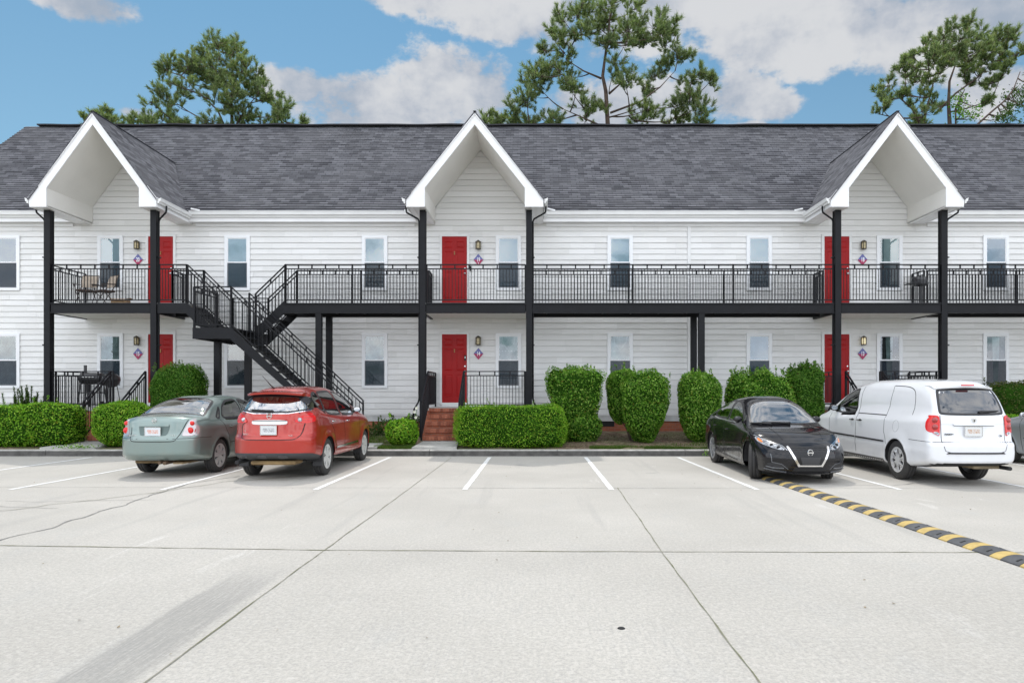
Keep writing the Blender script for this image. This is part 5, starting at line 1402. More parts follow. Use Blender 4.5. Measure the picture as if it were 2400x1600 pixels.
        m = MB(); c = Vector((-iw*.5, yc-.33, zs0+.0)); ring_ = [c+Vector((math.cos(t)*.17, -math.sin(t)*.05, math.sin(t)*.17)) for t in [2*math.pi*k/20 for k in range(21)]]
        m.tube(ring_, .014, 6); m.bar(c, c+Vector((0, .2, -.06)), .04, .04); m.bar(c+Vector((-.16, 0, 0)), c+Vector((.16, 0, 0)), .03, .02); m.build('steering_wheel', MTR, o, world=False, smooth=True)
        for (sy, ss) in ((yc-1.05, (-1, 1)),) + (((yc-1.95, (-1, 1)),) if P.get('rearseat', True) else ()):
            for s in ss:
                m = MB(); x = s*iw*.5; sw = iw*.40
                m.bbox(x-sw, x+sw, sy-.05, sy+.45, .50, .62, .04)
                m.prism([(x-sw, .60), (x+sw, .60), (x+sw*.82, zs0+.16), (x-sw*.82, zs0+.16)], sy-.16, sy-.05)
                m.bbox(x-sw*.5, x+sw*.5, sy-.15, sy-.07, zs0+.19, zs0+.34, .03)
                m.build('seat', P.get('smat', MSEAT), o, world=False)
    # ---- wheels
    for wy in wheels:
        for s in (-1, 1):
            tw = P.get('tw', .17); steer = P.get('steer', 0) if wy > L/2 else 0
            w = empty('wheel', (s*(hw-.02-tw/2), wy, wr), steer); w.parent = o
            rr = P['rim']; q = MB(); e = s*tw/2; R_ = wr-.002
            q.lathe([(rr, -e), (rr+.03, -e*1.06), (R_-.03, -e*1.04), (R_-.006, -e*.82), (R_, -e*.6), (R_, -e*.35), (R_-.008, -e*.33), (R_-.008, -e*.27), (R_, -e*.25), (R_, e*.25), (R_-.008, e*.27), (R_-.008, e*.33), (R_, e*.35), (R_, e*.6), (R_-.006, e*.82), (R_-.03, e*1.04), (rr+.03, e*1.06), (rr, e)], axis='X', n=48)
            q.build('tyre', MTY, w, world=False, smooth=True)
            q = MB(); q.lathe([(0, s*.01), (rr-.02, s*.01), (rr-.01, s*.05)], axis='X', n=36); q.build('brake_disc', MUND, w, world=False)
            q = MB(); q.lathe([(rr, -e), (rr, e*1.02), (rr-.012, e*1.05), (rr-.028, e*.98), (rr-.03, e*.6)], axis='X', n=48)
            n = P['spokes']; xo = e*.96
            style = P.get('wstyle', 'spoke')
            for k in range(n):
                a = 2*math.pi*k/n + .3
                def pt(r, da): return (r*math.cos(a+da), r*math.sin(a+da))
                def spoke(r0, r1, a0, a1, w0, w1, c0=0, c1=0):
                    d0, d1 = w0/r0/2, w1/r1/2
                    A_ = [pt(r0, c0-d0), pt(r0, c0+d0), pt(r1, c1+d1), pt(r1, c1-d1)]
                    q.prism(A_, xo-s*.022, xo, axis='X')
                if style == 'disc':   # hubcap: wide petals with narrow slots
                    spoke(.05, rr-.02, 0, 0, .065, rr*2*math.pi/n*.50)
                elif style == 'y':
                    spoke(.05, rr*.55, 0, 0, .05, .055); spoke(rr*.5, rr-.015, 0, 0, .03, .045, 0, .21); spoke(rr*.5, rr-.015, 0, 0, .03, .045, 0, -.21)
                else:
                    spoke(.05, rr-.015, 0, 0, .022, .030, -.12, -.16); spoke(.05, rr-.015, 0, 0, .022, .030, .12, .16)
            q.lathe([(0, xo+s*.006), (.028, xo+s*.005), (.062, xo-s*.002), (.065, xo-s*.03)], axis='X', n=24)
            q.build('rim', P.get('wmat', MWH), w, world=False, angle=35)
    # ---- mirrors
    my, mz = P['mirror']
    for s in (-1, 1):
        m = MB(); c = cast('left' if s < 0 else 'right', my, mz, 0); cx = c.x+s*.09
        bm = bmesh.new(); bmesh.ops.create_uvsphere(bm, u_segments=20, v_segments=12, radius=1)
        vs = [(cx+v.co.x*.085, my+v.co.y*.06, mz+.05+v.co.z*.062) for v in bm.verts]; fs = [tuple(v.index for v in f.verts) for f in bm.faces]; bm.free()
        vs = [(a, max(b_, my-.035), d) for a, b_, d in vs]
        m.add(vs, fs); m.bar((c.x-s*.02, my+.02, mz+.0), (cx, my+.01, mz+.02), .05, .03)
        mo = m.build('mirror', P.get('mirmat', P['paint']), o, world=False, smooth=True)
        m = MB(); m.prism([(cx+.068*math.cos(t), mz+.05+.046*math.sin(t)) for t in [2*math.pi*k/18 for k in range(18)]], my-.038, my-.0355); m.build('mirror_glass', MCH, mo, world=False)
    # ---- door handles
    for (hy, hz) in P['handles']:
        for pl, s in (('left', -1), ('right', 1)):
            a = cast(pl, hy-.08, hz, .0); b_ = cast(pl, hy+.08, hz, .0); m = MB(); off = Vector((s*.028, 0, 0))
            m.tube([a+off*.2, a+off+Vector((0, .02, 0)), b_+off-Vector((0, .02, 0)), b_+off*.2], .010, 6); m.build('door_handle', P.get('hmat', P['paint']), o, world=False, smooth=True)
            patch(pl, [(hy-.06, hz-.02), (hy+.06, hz-.02), (hy+.06, hz+.02), (hy-.06, hz+.02)], MUND, 'handle_recess_shade', off=.001, par=body, skirt=False)  # flat dark patch paints the shade behind the handle
    def badge_text(s, a, b_, size, m, pl='rear', sx=1.0):
        t_ = cast(pl, a, b_, .004)
        rz_ = 0 if pl == 'rear' else math.pi
        return textmesh('badge', s, size, m, o, tuple(t_), (R(90), 0, rz_), sx=sx, ext=.003)
    def plate(a, b_, w, h, m, pl='rear'):
        t_ = cast(pl, a, b_, .0); s = -1 if pl == 'rear' else 1
        q = MB(); q.bbox(a-w/2, a+w/2, t_.y+s*.03-.004, t_.y+s*.03+.004, b_-h/2, b_+h/2, .003); po = q.build('number_plate', m, o, world=False)
        q = MB(); y0 = t_.y+s*.033
        for (x0, x1, z0, z1) in ((a-w/2-.008, a+w/2+.008, b_-h/2-.008, b_-h/2), (a-w/2-.008, a+w/2+.008, b_+h/2, b_+h/2+.008), (a-w/2-.008, a-w/2, b_-h/2, b_+h/2), (a+w/2, a+w/2+.008, b_-h/2, b_+h/2)): q.box(x0, x1, y0-.006, y0+.005, z0, z1)
        q.build('plate_frame', MCH, po, world=False)
    def roundel(a, b_, r, pl='rear'):
        t_ = cast(pl, a, b_, .0); s = -1 if pl == 'rear' else 1; m = MB(); sq = .86
        rp_ = [(t_.x+math.cos(t)*r*sq, t_.y+s*.012, t_.z+math.sin(t)*r) for t in [2*math.pi*k/28 for k in range(29)]]
        m.tube(rp_, r*.17, 6, cap=False); m.box(t_.x-r*1.05, t_.x+r*1.05, t_.y+s*.012-.008, t_.y+s*.012+.010, t_.z-r*.2, t_.z+r*.2)
        m.build('emblem', MCH, o, world=False, smooth=False)
    def wiper(pl, a0, b0, a1, b1):
        m = MB(); p = cast(pl, a0, b0, .02); q = cast(pl, a1, b1, .02); mid_ = cast(pl, (a0+a1)/2, (b0+b1)/2, .022)
        m.tube([p, mid_, q], [.024, .016, .010], 6); m.lathe([(0, -.015), (.026, -.015), (.022, .01)], tuple(p), axis='Y', n=12); m.build('wiper', MTR, o, world=False, smooth=True)
    return dict(o=o, body=body, patch=patch, strip=strip, cast=cast, text=badge_text, plate=plate, roundel=roundel, wiper=wiper, L=L, hw=hw)

# ---------------------------------------------------------------- green-grey sedan (seen from behind)
PG = paint('sage_green_paint', (.21, .275, .255), metal=.6, rough=.36, dirt=.30)
side_sedan = lambda: [
    ('rear_door_window', 'left', [(1.28, 1.03), (1.44, 1.24), (1.72, 1.345), (2.10, 1.375), (2.22, 1.375), (2.20, 1.02), (1.6, 1.02)], False),
    ('front_door_window', 'left', [(2.30, 1.02), (2.31, 1.375), (2.62, 1.355), (2.95, 1.24), (3.38, 1.02), (2.9, 1.01)], False)]
alt = dict(cat='car', L=4.80, hw=.745, wheels=(1.05, 3.85), wr=.325, ar=.365, rim=.225, spokes=7, wstyle='disc', paint=PG, tum=.30, cr=.36, cf=.36, n=4.0, bulge=.03,
    zt=[(0, 1.055), (.06, 1.085), (.3, 1.105), (.60, 1.125), (.9, 1.27), (1.25, 1.395), (1.7, 1.455), (2.2, 1.465), (2.7, 1.43), (3.0, 1.36), (3.7, 1.045), (4.2, .95), (4.6, .84), (4.76, .74), (4.80, .66)],
    zs=[(0, .97), (.6, 1.0), (1.5, .985), (3, .95), (4, .88), (4.5, .76), (4.8, .58)], zb=[(0, .32), (.5, .27), (1, .22), (3.9, .20), (4.8, .22)],
    pw=[(0, .93), (.5, .985), (1.3, 1.0), (3.4, 1.0), (4.3, .97), (4.8, .90)], xr=[(.3, .05), (.45, 0), (.68, .0), (.80, .07), (1.0, .10), (1.1, .12)], xf=[(.2, .05), (.4, 0), (.6, .02), (.75, .12)],
    glass=[('rear_window', 'top', [(-.60, .66), (.60, .66), (.54, .98), (.46, 1.34), (-.46, 1.34), (-.54, .98)], False),
           ('windscreen', 'top', [(-.44, 3.0), (.44, 3.0), (.58, 3.62), (-.58, 3.62)], False)] + side_sedan() +
          [('quarter_window', 'left', [(1.02, 1.03), (1.18, 1.03), (1.32, 1.22), (1.30, 1.235)], False)],
    lines=[('left', [(2.25, 1.0), (2.26, .62), (2.24, .28)], .010), ('left', [(1.12, 1.0), (1.22, .90), (1.38, .70), (1.42, .45), (1.42, .28)], .010), ('left', [(3.42, .98), (3.38, .60), (3.32, .28)], .010),
           ('left', [(.02, .70), (.35, .71), (.68, .70)], .008), ('left', [(1.42, .55), (3.3, .56)], .012)],
    cabin=(3.35, 1.15), mirror=(3.28, .99), handles=[(1.50, .86), (2.52, .86)], imat=MIT, smat=MIT, crease=(.86, .006))
c = make_car('parked_sedan', (-6.77, 12.0, 0), 0, 'sage green sedan parked nose-in at the left, its rear facing the camera', alt)
lens = mat('lamp_silver', (.50, .46, .46), .2, metal=.5, coat=1)
for s, nm in ((-1, 'tail_light'), (1, 'tail_light')):
    poly = [(s*.45, .745), (s*.53, .98), (s*.575, 1.05), (s*.615, 1.035), (s*.635, .95), (s*.635, .80), (s*.62, .74), (s*.55, .735)]
    t = c['patch']('rear', poly, lens, nm, off=.012, it=2, grid=.025)
    for (cx_, cz_, r) in ((.578, .965, .040), (.562, .840, .056)):
        cc = c['cast']('rear', s*cx_, cz_, .014); q = MB(); q.lathe([(0, -.022), (r*.8, -.018), (r, -.004), (r*1.02, .012)], (cc.x, cc.y, cc.z), axis='Y', n=24); q.build('red_lens', MRL, t, world=False, smooth=True)
    c['patch']('rear', [(s*.615, .80), (s*.632, .80), (s*.632, .87), (s*.62, .87)], MRD, 'reflector', off=.015, par=t, it=1, grid=.03)
    c['patch']('left' if s < 0 else 'right', [(.245, .74), (.26, 1.0), (.33, .97), (.37, .86), (.33, .75)], lens, 'tail_light', off=.008, grid=.03)
c['strip']('rear', [(-.43, .90), (-.42, .73), (-.39, .665), (-.30, .65), (.30, .65), (.39, .665), (.42, .73), (.43, .76), (.53, 1.03)], .012, MUND, 'panel_gap', off=.002, par=c['body'], it=1)
c['patch']('rear', [(-.24, .75), (.24, .75), (.28, .93), (.25, .945), (-.25, .945), (-.28, .93)], mat('sage_shade', (.12, .16, .15), .5, metal=.5), 'plate_recess_shade', off=.003, it=2)  # flat patch: recess shade painted as a darker sage
c['strip']('rear', [(-.26, .935), (.26, .935)], .03, PG, 'plate_garnish', off=.016)
c['plate'](0, .825, .27, .15, platemat('orange_plate', (.62, .66, .68), (.62, .20, .10)))
c['roundel'](0, 1.02, .040)
c['text']('ALTIMA', -.355, .755, .052, MCH, sx=.9); c['text']('2.5 S', .335, .755, .045, MCH, sx=.9)
c['patch']('rear', [(-.70, .32), (.70, .32), (.70, .42), (-.70, .42)], PG, 'bumper_lip', off=.008, it=1, grid=.06)
q = MB(); q.tube([(.22, .02, .275), (.22, .35, .28)], .032, 10); q.tube([(.13, .02, .28), (.13, .3, .28)], .028, 10); q.build('exhaust_pipe', mat('rusty_pipe', (.12, .08, .05), .6, metal=.5), c['o'], world=False)
q = MB(); q.bbox(-.5, .5, .35, .8, .24, .29, .02); q.box(.32, .5, .12, .35, .25, .28); q.build('muffler', mat('muffler', (.25, .17, .08), .7, var=.4), c['o'], world=False)

# ---------------------------------------------------------------- red crossover (seen from behind)
PR = paint('red_paint', (.40, .020, .009), metal=.45, rough=.3, dirt=.08)
rog = dict(cat='car', L=4.62, hw=.745, wheels=(.98, 3.68), wr=.345, ar=.392, rim=.225, spokes=6, wstyle='disc', paint=PR, tum=.30, cr=.38, cf=.36, n=4.0, bulge=.035,
    zt=[(0, 1.49), (.15, 1.545), (.6, 1.60), (1.3, 1.635), (2.0, 1.64), (2.6, 1.57), (2.95, 1.45), (3.55, 1.13), (4.0, 1.05), (4.35, .95), (4.55, .84), (4.62, .74)],
    zs=[(0, 1.12), (.6, 1.16), (1.2, 1.12), (2.2, 1.06), (3.4, 1.03), (4.1, .95), (4.5, .80), (4.62, .62)], zb=[(0, .40), (.4, .34), (.9, .30), (3.7, .28), (4.62, .30)],
    pw=[(0, .95), (.5, .99), (1.3, 1.0), (3.4, 1.0), (4.3, .97), (4.62, .90)], xr=[(.36, .07), (.46, .0), (.72, .0), (.80, .07), (1.02, .10), (1.2, .16), (1.4, .30), (1.5, .38)], xf=[(.3, .05), (.5, 0), (.7, .02), (.8, .10)],
    glass=[('rear_window', 'rear', [(-.60, 1.22), (-.3, 1.175), (.3, 1.175), (.60, 1.22), (.62, 1.28), (.52, 1.46), (-.52, 1.46), (-.62, 1.28)], False),
           ('windscreen', 'top', [(-.48, 2.75), (.48, 2.75), (.60, 3.42), (-.60, 3.42)], False),
           ('quarter_window', 'left', [(.66, 1.38), (.74, 1.47), (.95, 1.515), (1.06, 1.52), (1.12, 1.15), (.86, 1.22)], False),
           ('rear_door_window', 'left', [(1.16, 1.13), (1.12, 1.52), (1.7, 1.54), (1.98, 1.54), (2.02, 1.09), (1.5, 1.10)], False),
           ('front_door_window', 'left', [(2.10, 1.09), (2.07, 1.54), (2.45, 1.50), (2.80, 1.38), (3.22, 1.12), (2.8, 1.07)], False)],
    lines=[('left', [(2.06, 1.07), (2.08, .7), (2.06, .42)], .010), ('left', [(1.12, 1.12), (1.16, .98), (1.38, .80), (1.44, .42)], .010), ('left', [(3.25, 1.08), (3.22, .6), (3.16, .42)], .010)],
    cabin=(3.15, .85), mirror=(3.10, 1.11), handles=[(1.32, .98), (2.28, .955)], mirmat=MTR, hmat=MCH, imat=MI, smat=MIT, crease=(.92, .008), wmat=mat('hubcap_silver', (.62, .62, .60), .4, metal=.3))
c = make_car('parked_crossover', (-4.58, 11.62, 0), 0, 'red crossover with tall body parked nose-in beside the sage green sedan', rog)
for s in (-1, 1):
    poly = [(s*.40, 1.0), (s*.42, 1.05), (s*.55, 1.145), (s*.63, 1.165), (s*.645, 1.1), (s*.645, 1.0), (s*.60, .985)]
    t = c['patch']('rear', poly, MRL, 'tail_light', off=.014, grid=.025)
    cc = c['cast']('rear', s*.475, 1.045, .016); q = MB(); q.lathe([(0, -.016), (.030, -.014), (.038, .0), (.04, .012)], tuple(cc), axis='Y', n=20); q.build('reversing_lens', MCL, t, world=False, smooth=True)
    for zz in (1.03, 1.075, 1.12): c['strip']('rear', [(s*.53, zz), (s*.64, zz)], .006, MRD, 'lens_rib', off=.017, par=t)
pl = 'right'
for sd in ('left', 'right'): c['patch'](sd, [(.27, 1.0), (.30, 1.165), (.42, 1.15), (.45, 1.06), (.40, 1.0)], MRL, 'tail_light', off=.010, grid=.03)
c['patch']('rear', [(-.30, .965), (.30, .965), (.30, 1.045), (-.30, 1.045)], mat('dull_chrome', (.62, .62, .60), .3, metal=.6), 'tailgate_garnish', off=.022, it=2)
c['strip']('rear', [(-.29, 1.03), (.29, 1.03)], .012, MTR, 'garnish_slot', off=.025)
c['plate'](0, .875, .27, .15, platemat('grey_plate', (.62, .64, .64), (.22, .22, .24)))
c['roundel'](-.01, 1.115, .046)
c['strip']('rear', [(-.45, 1.0), (-.52, .95), (-.50, .76), (-.46, .725), (-.38, .71), (.38, .71), (.46, .725), (.52, .80), (.56, .985)], .014, MUND, 'panel_gap', off=.002, par=c['body'], it=1)
c['patch']('rear', [(-.74, .34), (.74, .34), (.70, .47), (.3, .485), (-.3, .485), (-.70, .47)], mat('grey_cladding', (.05, .052, .055), .6), 'bumper_cladding', off=.012, it=1)
for a in (-.45, -.10, .25): c['patch']('rear', [(a-.09, .40), (a+.09, .40), (a+.07, .45), (a-.07, .45)], mat('cladding_light', (.09, .09, .095), .5), 'bumper_rib', off=.018, it=1)
c['text']('ROGUE', -.40, .80, .042, MCH, sx=.9); c['text']('S', -.44, .86, .045, MCH, sx=.8); c['text']('AWD', .36, .775, .036, MCH, sx=.9)
c['strip']('rear', [(-.60, 1.205), (-.3, 1.155), (.3, 1.155), (.60, 1.205)], .012, MCH, 'window_trim', off=.004)
# spoiler over the rear glass
q = MB(); n = 16; vs = []
for i in range(n+1):
    x = -.48+.96*i/n; u = abs(x)/.48; y0 = .38+.10*u**3; z = 1.535-.03*u**2
    vs += [(x, y0-.20+.06*u**4, z-.012), (x, y0-.19+.06*u**4, z-.045), (x, y0+.06, z-.055), (x, y0+.12, z+.02), (x, y0+.02, z+.020)]
fs = [];
for i in range(n):
    for k in range(5): a = i*5+k; b_ = i*5+(k+1) % 5; fs.append((a, b_, b_+5, a+5))
fs += [(4, 3, 2, 1, 0), tuple(n*5+k for k in range(5))]
q.add(vs, fs); q.build('spoiler', PR, c['o'], world=False, angle=50)
for s in (-1, 1): c['patch']('rear', [(s*.57, 1.30), (s*.50, 1.46), (s*.36, 1.465), (s*.44, 1.38)], MTR, 'window_shade_corner', off=.006, it=1)
c['wiper']('rear', .03, 1.19, -.36, 1.215)
q = MB(); p = c['cast']('top', -.12, .62, 0); q.tube([p, p+Vector((-.02, -.05, .03)), p+Vector((-.10, -.28, .22))], [.02, .009, .004], 6); q.build('antenna', MTR, c['o'], world=False)
c['strip']('right', [(1.50, .47), (2.06, .475)], .045, MCH, 'sill_trim', off=.012); c['strip']('right', [(2.09, .475), (3.05, .48)], .045, MCH, 'sill_trim', off=.012)
c['strip']('left', [(1.50, .47), (3.05, .48)], .045, MCH, 'sill_trim', off=.012)
for (wy, s) in ((.62, 1), (.62, -1), (3.33, 1), (3.33, -1)):
    q = MB(); x = s*.66; q.bbox(x-.09, x+.09, wy-.012, wy+.012, .20, .40, .006); q.build('mud_flap', MTR, c['o'], world=False)
q = MB(); q.tube([(-.52, -.0, .33), (-.52, .4, .33)], .035, 12); q.build('exhaust_pipe', MUND, c['o'], world=False)
q = MB(); q.bbox(-.35, .42, .15, .55, .27, .34, .02); q.build('muffler', mat('rust_muffler', (.30, .20, .09), .8, var=.4), c['o'], world=False)

# ---------------------------------------------------------------- white cargo minivan (seen from behind)
PW = paint('white_van_paint', (.74, .75, .77), metal=0, rough=.3, dirt=.12)
van = dict(cat='van', L=5.12, hw=.73, wheels=(1.08, 4.14), wr=.345, ar=.385, rim=.222, spokes=7, wstyle='y', paint=PW, tum=.13, cr=.13, cf=.34, n=4.6, bulge=.03,
    zt=[(0, 1.60), (.12, 1.665), (.5, 1.72), (1.5, 1.76), (2.4, 1.755), (3.0, 1.68), (3.4, 1.55), (4.25, 1.13), (4.6, 1.05), (4.9, .93), (5.06, .82), (5.12, .72)],
    zs=[(0, 1.10), (1.5, 1.10), (3.4, 1.05), (4.4, 1.0), (4.8, .88), (5.12, .62)], zb=[(0, .36), (.4, .30), (1, .24), (4.1, .22), (5.12, .26)],
    pw=[(0, .96), (.5, .995), (1.3, 1.0), (3.6, 1.0), (4.7, .96), (5.12, .90)], xr=[(.34, .03), (.42, 0), (.68, .0), (.74, .06), (1.1, .09), (1.2, .12), (1.55, .30), (1.66, .36)], xf=[(.3, .04), (.5, 0), (.7, .03), (.8, .10)],
    glass=[('rear_window', 'rear', [(-.52, 1.165), (.52, 1.165), (.45, 1.575), (-.45, 1.575)], True),
           ('windscreen', 'top', [(-.47, 3.2), (.47, 3.2), (.58, 4.02), (-.58, 4.02)], False),
           ('front_door_window', 'left', [(2.72, 1.13), (2.82, 1.60), (3.05, 1.57), (3.35, 1.44), (3.78, 1.14), (3.3, 1.11)], False)],
    lines=[('left', [(2.66, 1.64), (2.62, 1.1), (2.60, .36)], .010), ('left', [(1.44, .36), (1.40, .60), (1.52, .82), (1.53, 1.1), (1.50, 1.55), (1.54, 1.64)], .010), ('left', [(3.86, 1.08), (3.80, .7), (3.72, .34)], .010),
           ('left', chaikin([(1.53, 1.64), (.95, 1.62), (.72, 1.50), (.70, 1.14)], 3, False), .012), ('left', [(.05, .72), (.68, .73)], .008), ('left', [(2.62, 1.115), (1.54, 1.11)], .016)],
    cabin=(3.75, 2.4), rearseat=False, mirror=(3.62, 1.15), handles=[(2.46, .985), (2.78, .985)], mirmat=MTR, hmat=MTR, crease=(.55, .008), tw=.18, wmat=mat('hubcap_bright', (.66, .66, .66), .35, metal=.35))
c = make_car('parked_van', (7.04, 10.90, 0), 0, 'white windowless cargo minivan parked nose-in at the right, its rear facing the camera', van)
for s in (-1, 1):
    poly = [(s*.53, .80), (s*.515, 1.145), (s*.60, 1.15), (s*.635, 1.145), (s*.635, .87), (s*.60, .85)]
    t = c['patch']('rear', poly, MRL, 'tail_light', off=.012, it=1, grid=.025)
    c['patch']('rear', [(s*.54, .815), (s*.538, .885), (s*.62, .885), (s*.61, .862)], MCL, 'reversing_lens', off=.016, par=t, it=1, grid=.03)
    for (cz_, r) in ((1.07, .05), (.96, .05)):
        cc = c['cast']('rear', s*.585, cz_, .013); q = MB(); q.lathe([(0, -.012), (r*.8, -.010), (r, .004)], tuple(cc), axis='Y', n=20); q.build('round_lens', MRD, t, world=False, smooth=True)
for sd in ('left', 'right'): c['patch'](sd, [(.125, .87), (.14, 1.145), (.24, 1.14), (.25, .95), (.20, .88)], MRL, 'tail_light', off=.009, it=1, grid=.03)
c['strip']('rear', [(-.51, 1.15), (-.51, .68), (-.48, .58), (-.40, .555), (.40, .555), (.48, .58), (.51, .68), (.51, 1.15)], .010, mat('gap_grey', (.12, .12, .125), .8), 'panel_gap', off=.002, par=c['body'])
c['patch']('rear', [(-.47, .535), (.47, .535), (.44, .56), (-.44, .56)], MTR, 'bumper_step', off=.012, it=0)
c['strip']('rear', [(-.33, 1.0), (.33, 1.0)], .022, PW, 'tailgate_handle', off=.024)
c['strip']('rear', [(-.32, .985), (.32, .985)], .010, mat('shadow_gap', (.14, .14, .14), .8), 'handle_shadow', off=.012)  # dark strip paints the shadow under the tailgate handle
c['strip']('rear', [(-.51, 1.005), (-.33, 1.005)], .005, mat('gap_soft', (.4, .4, .41), .8), 'panel_gap', off=.0015, par=c['body']); c['strip']('rear', [(.33, 1.005), (.51, 1.005)], .005, mat('gap_soft2', (.4, .4, .41), .8), 'panel_gap', off=.0015, par=c['body'])
c['plate'](-.03, .895, .27, .15, platemat('white_plate', (.66, .67, .66), (.45, .24, .12)))
q = MB(); cc = c['cast']('rear', 0, 1.075, 0); q.prism([(-.035, 1.10), (.035, 1.10), (.028, 1.055), (0, 1.03), (-.028, 1.055)], cc.y-.016, cc.y-.001); q.build('emblem', MCH, c['o'], world=False)
q = MB(); q.prism([(-.012, 1.08), (.012, 1.08), (.0, 1.045)], cc.y-.020, cc.y-.0165); q.build('emblem_inset', MTR, c['o'], world=False)
c['text']('TRADESMAN', -.38, .845, .042, MTR, sx=.78); c['text']('C/V', .43, .82, .045, MTR, sx=.8)
c['patch']('rear', [(-.45, 1.585), (.45, 1.585), (.45, 1.61), (-.45, 1.61)], MTR, 'window_shade_strip', off=.010, it=0)
q = MB(); vs = []; n = 14
for i in range(n+1):
    x = -.48+.96*i/n; u = abs(x)/.48; y0 = .40+.08*u**3; z = 1.645-.025*u**2
    vs += [(x, y0-.12, z-.030), (x, y0-.11, z-.05), (x, y0+.06, z-.05), (x, y0+.16, z+.02), (x, y0+.0, z+.012)]
fs = []
for i in range(n):
    for k in range(5): a = i*5+k; b_ = i*5+(k+1) % 5; fs.append((a, b_, b_+5, a+5))
fs += [(4, 3, 2, 1, 0), tuple(n*5+k for k in range(5))]
q.add(vs, fs); q.build('spoiler', PW, c['o'], world=False, angle=50)
q = MB(); q.bbox(-.10, .10, .225, .26, 1.628, 1.648, .003); q.build('brake_light', MRL, c['o'], world=False)
c['wiper']('rear', .12, 1.20, .42, 1.215)
for sd in ('left', 'right'):
    c['strip'](sd, [(1.50, .64), (2.59, .655)], .028, MTR, 'side_moulding', off=.010); c['strip'](sd, [(2.63, .655), (3.70, .67)], .028, MTR, 'side_moulding', off=.010)
    c['patch'](sd, [(1.52, .255), (3.68, .255), (3.68, .32), (1.52, .32)], mat('sill_grey', (.08, .08, .082), .6), 'sill', off=.006, it=0, grid=.08)
cc = [(1.12+.10*math.cos(t), .93+.10*math.sin(t)) for t in [2*math.pi*k/24 for k in range(24)]]
c['strip']('left', cc, .006, mat('gap_soft3', (.35, .35, .36), .8), 'fuel_flap', off=.0015, par=c['body'], closed=True)
q = MB(); q.tube([(.55, .03, .30), (.55, .35, .30)], .032, 10); q.build('exhaust_pipe', MUND, c['o'], world=False)
q = MB(); q.bbox(.1, .55, .25, .8, .27, .33, .02); q.build('muffler', mat('tan_muffler', (.35, .28, .18), .7, var=.3), c['o'], world=False)

# ---------------------------------------------------------------- black sedan (nose towards the camera)
PB = paint('black_paint', (.006, .006, .008), metal=.0, rough=.12, dirt=.02)
BS(PB).inputs['Specular IOR Level'].default_value = .2
for l_ in list(BS(PB).inputs['Coat Weight'].links): PB.node_tree.links.remove(l_)
BS(PB).inputs['Coat Weight'].default_value = .55
sen = dict(cat='car', L=4.60, hw=.745, wheels=(.98, 3.70), wr=.325, ar=.362, rim=.232, spokes=5, wstyle='spoke', paint=PB, tum=.31, cr=.16, cf=.36, n=3.9, bulge=.035,
    zt=[(0, 1.0), (.06, 1.05), (.4, 1.09), (.7, 1.17), (1.2, 1.33), (1.7, 1.42), (2.2, 1.445), (2.6, 1.41), (2.85, 1.34), (3.2, 1.12), (3.48, .945), (3.8, .89), (4.2, .81), (4.45, .715), (4.56, .66), (4.60, .60)],
    zs=[(0, .93), (.7, .985), (1.5, .96), (2.6, .91), (3.4, .85), (4.0, .77), (4.35, .67), (4.60, .50)], zb=[(0, .28), (.5, .22), (1, .18), (3.8, .165), (4.60, .17)],
    pw=[(0, .93), (.5, .985), (1.3, 1.0), (3.4, 1.0), (4.2, .985), (4.60, .92)], xr=[(.3, .04), (.5, 0), (.8, .05), (1.0, .10)], xf=[(.17, .07), (.26, .02), (.42, 0), (.55, .03), (.66, .13), (.75, .2)],
    glass=[('windscreen', 'top', [(-.49, 2.84), (-.2, 2.80), (.2, 2.80), (.49, 2.84), (.62, 3.36), (.3, 3.44), (-.3, 3.44), (-.62, 3.36)], False),
           ('rear_window', 'top', [(-.56, .62), (.56, .62), (.42, 1.25), (-.42, 1.25)], False),
           ('rear_door_window', 'left', [(.98, 1.04), (1.25, 1.25), (1.60, 1.345), (1.95, 1.355), (1.96, .99), (1.4, 1.0)], False),
           ('front_door_window', 'left', [(2.04, .985), (2.05, 1.355), (2.35, 1.33), (2.66, 1.235), (3.06, .95), (2.6, .955)], False)],
    lines=[('left', [(2.0, .97), (2.02, .6), (1.98, .26)], .009), ('left', [(1.0, 1.0), (1.12, .85), (1.32, .65), (1.36, .28)], .009), ('left', [(3.12, .93), (3.10, .6), (3.02, .26)], .009)],
    cabin=(3.10, 1.0), mirror=(2.96, .965), handles=[(1.28, .83), (2.26, .80)], hmat=PB, steer=R(-20), crease=(.80, .010), tw=.19, wmat=mat('alloy_grey', (.50, .51, .53), .3, metal=.7))
c = make_car('parked_sedan', (4.565, 15.80, 0), R(179.2), 'glossy black sedan facing the camera, backed in at the end of the speed bump', sen)
tr_ = c
MGD = mat('grey_highlight', (.10, .105, .115), .2, coat=1)  # grey strips paint highlights along the black bumper's edges
MHX = mat('grille_mesh', (.004, .004, .005), .4, var=.3, vscale=60)
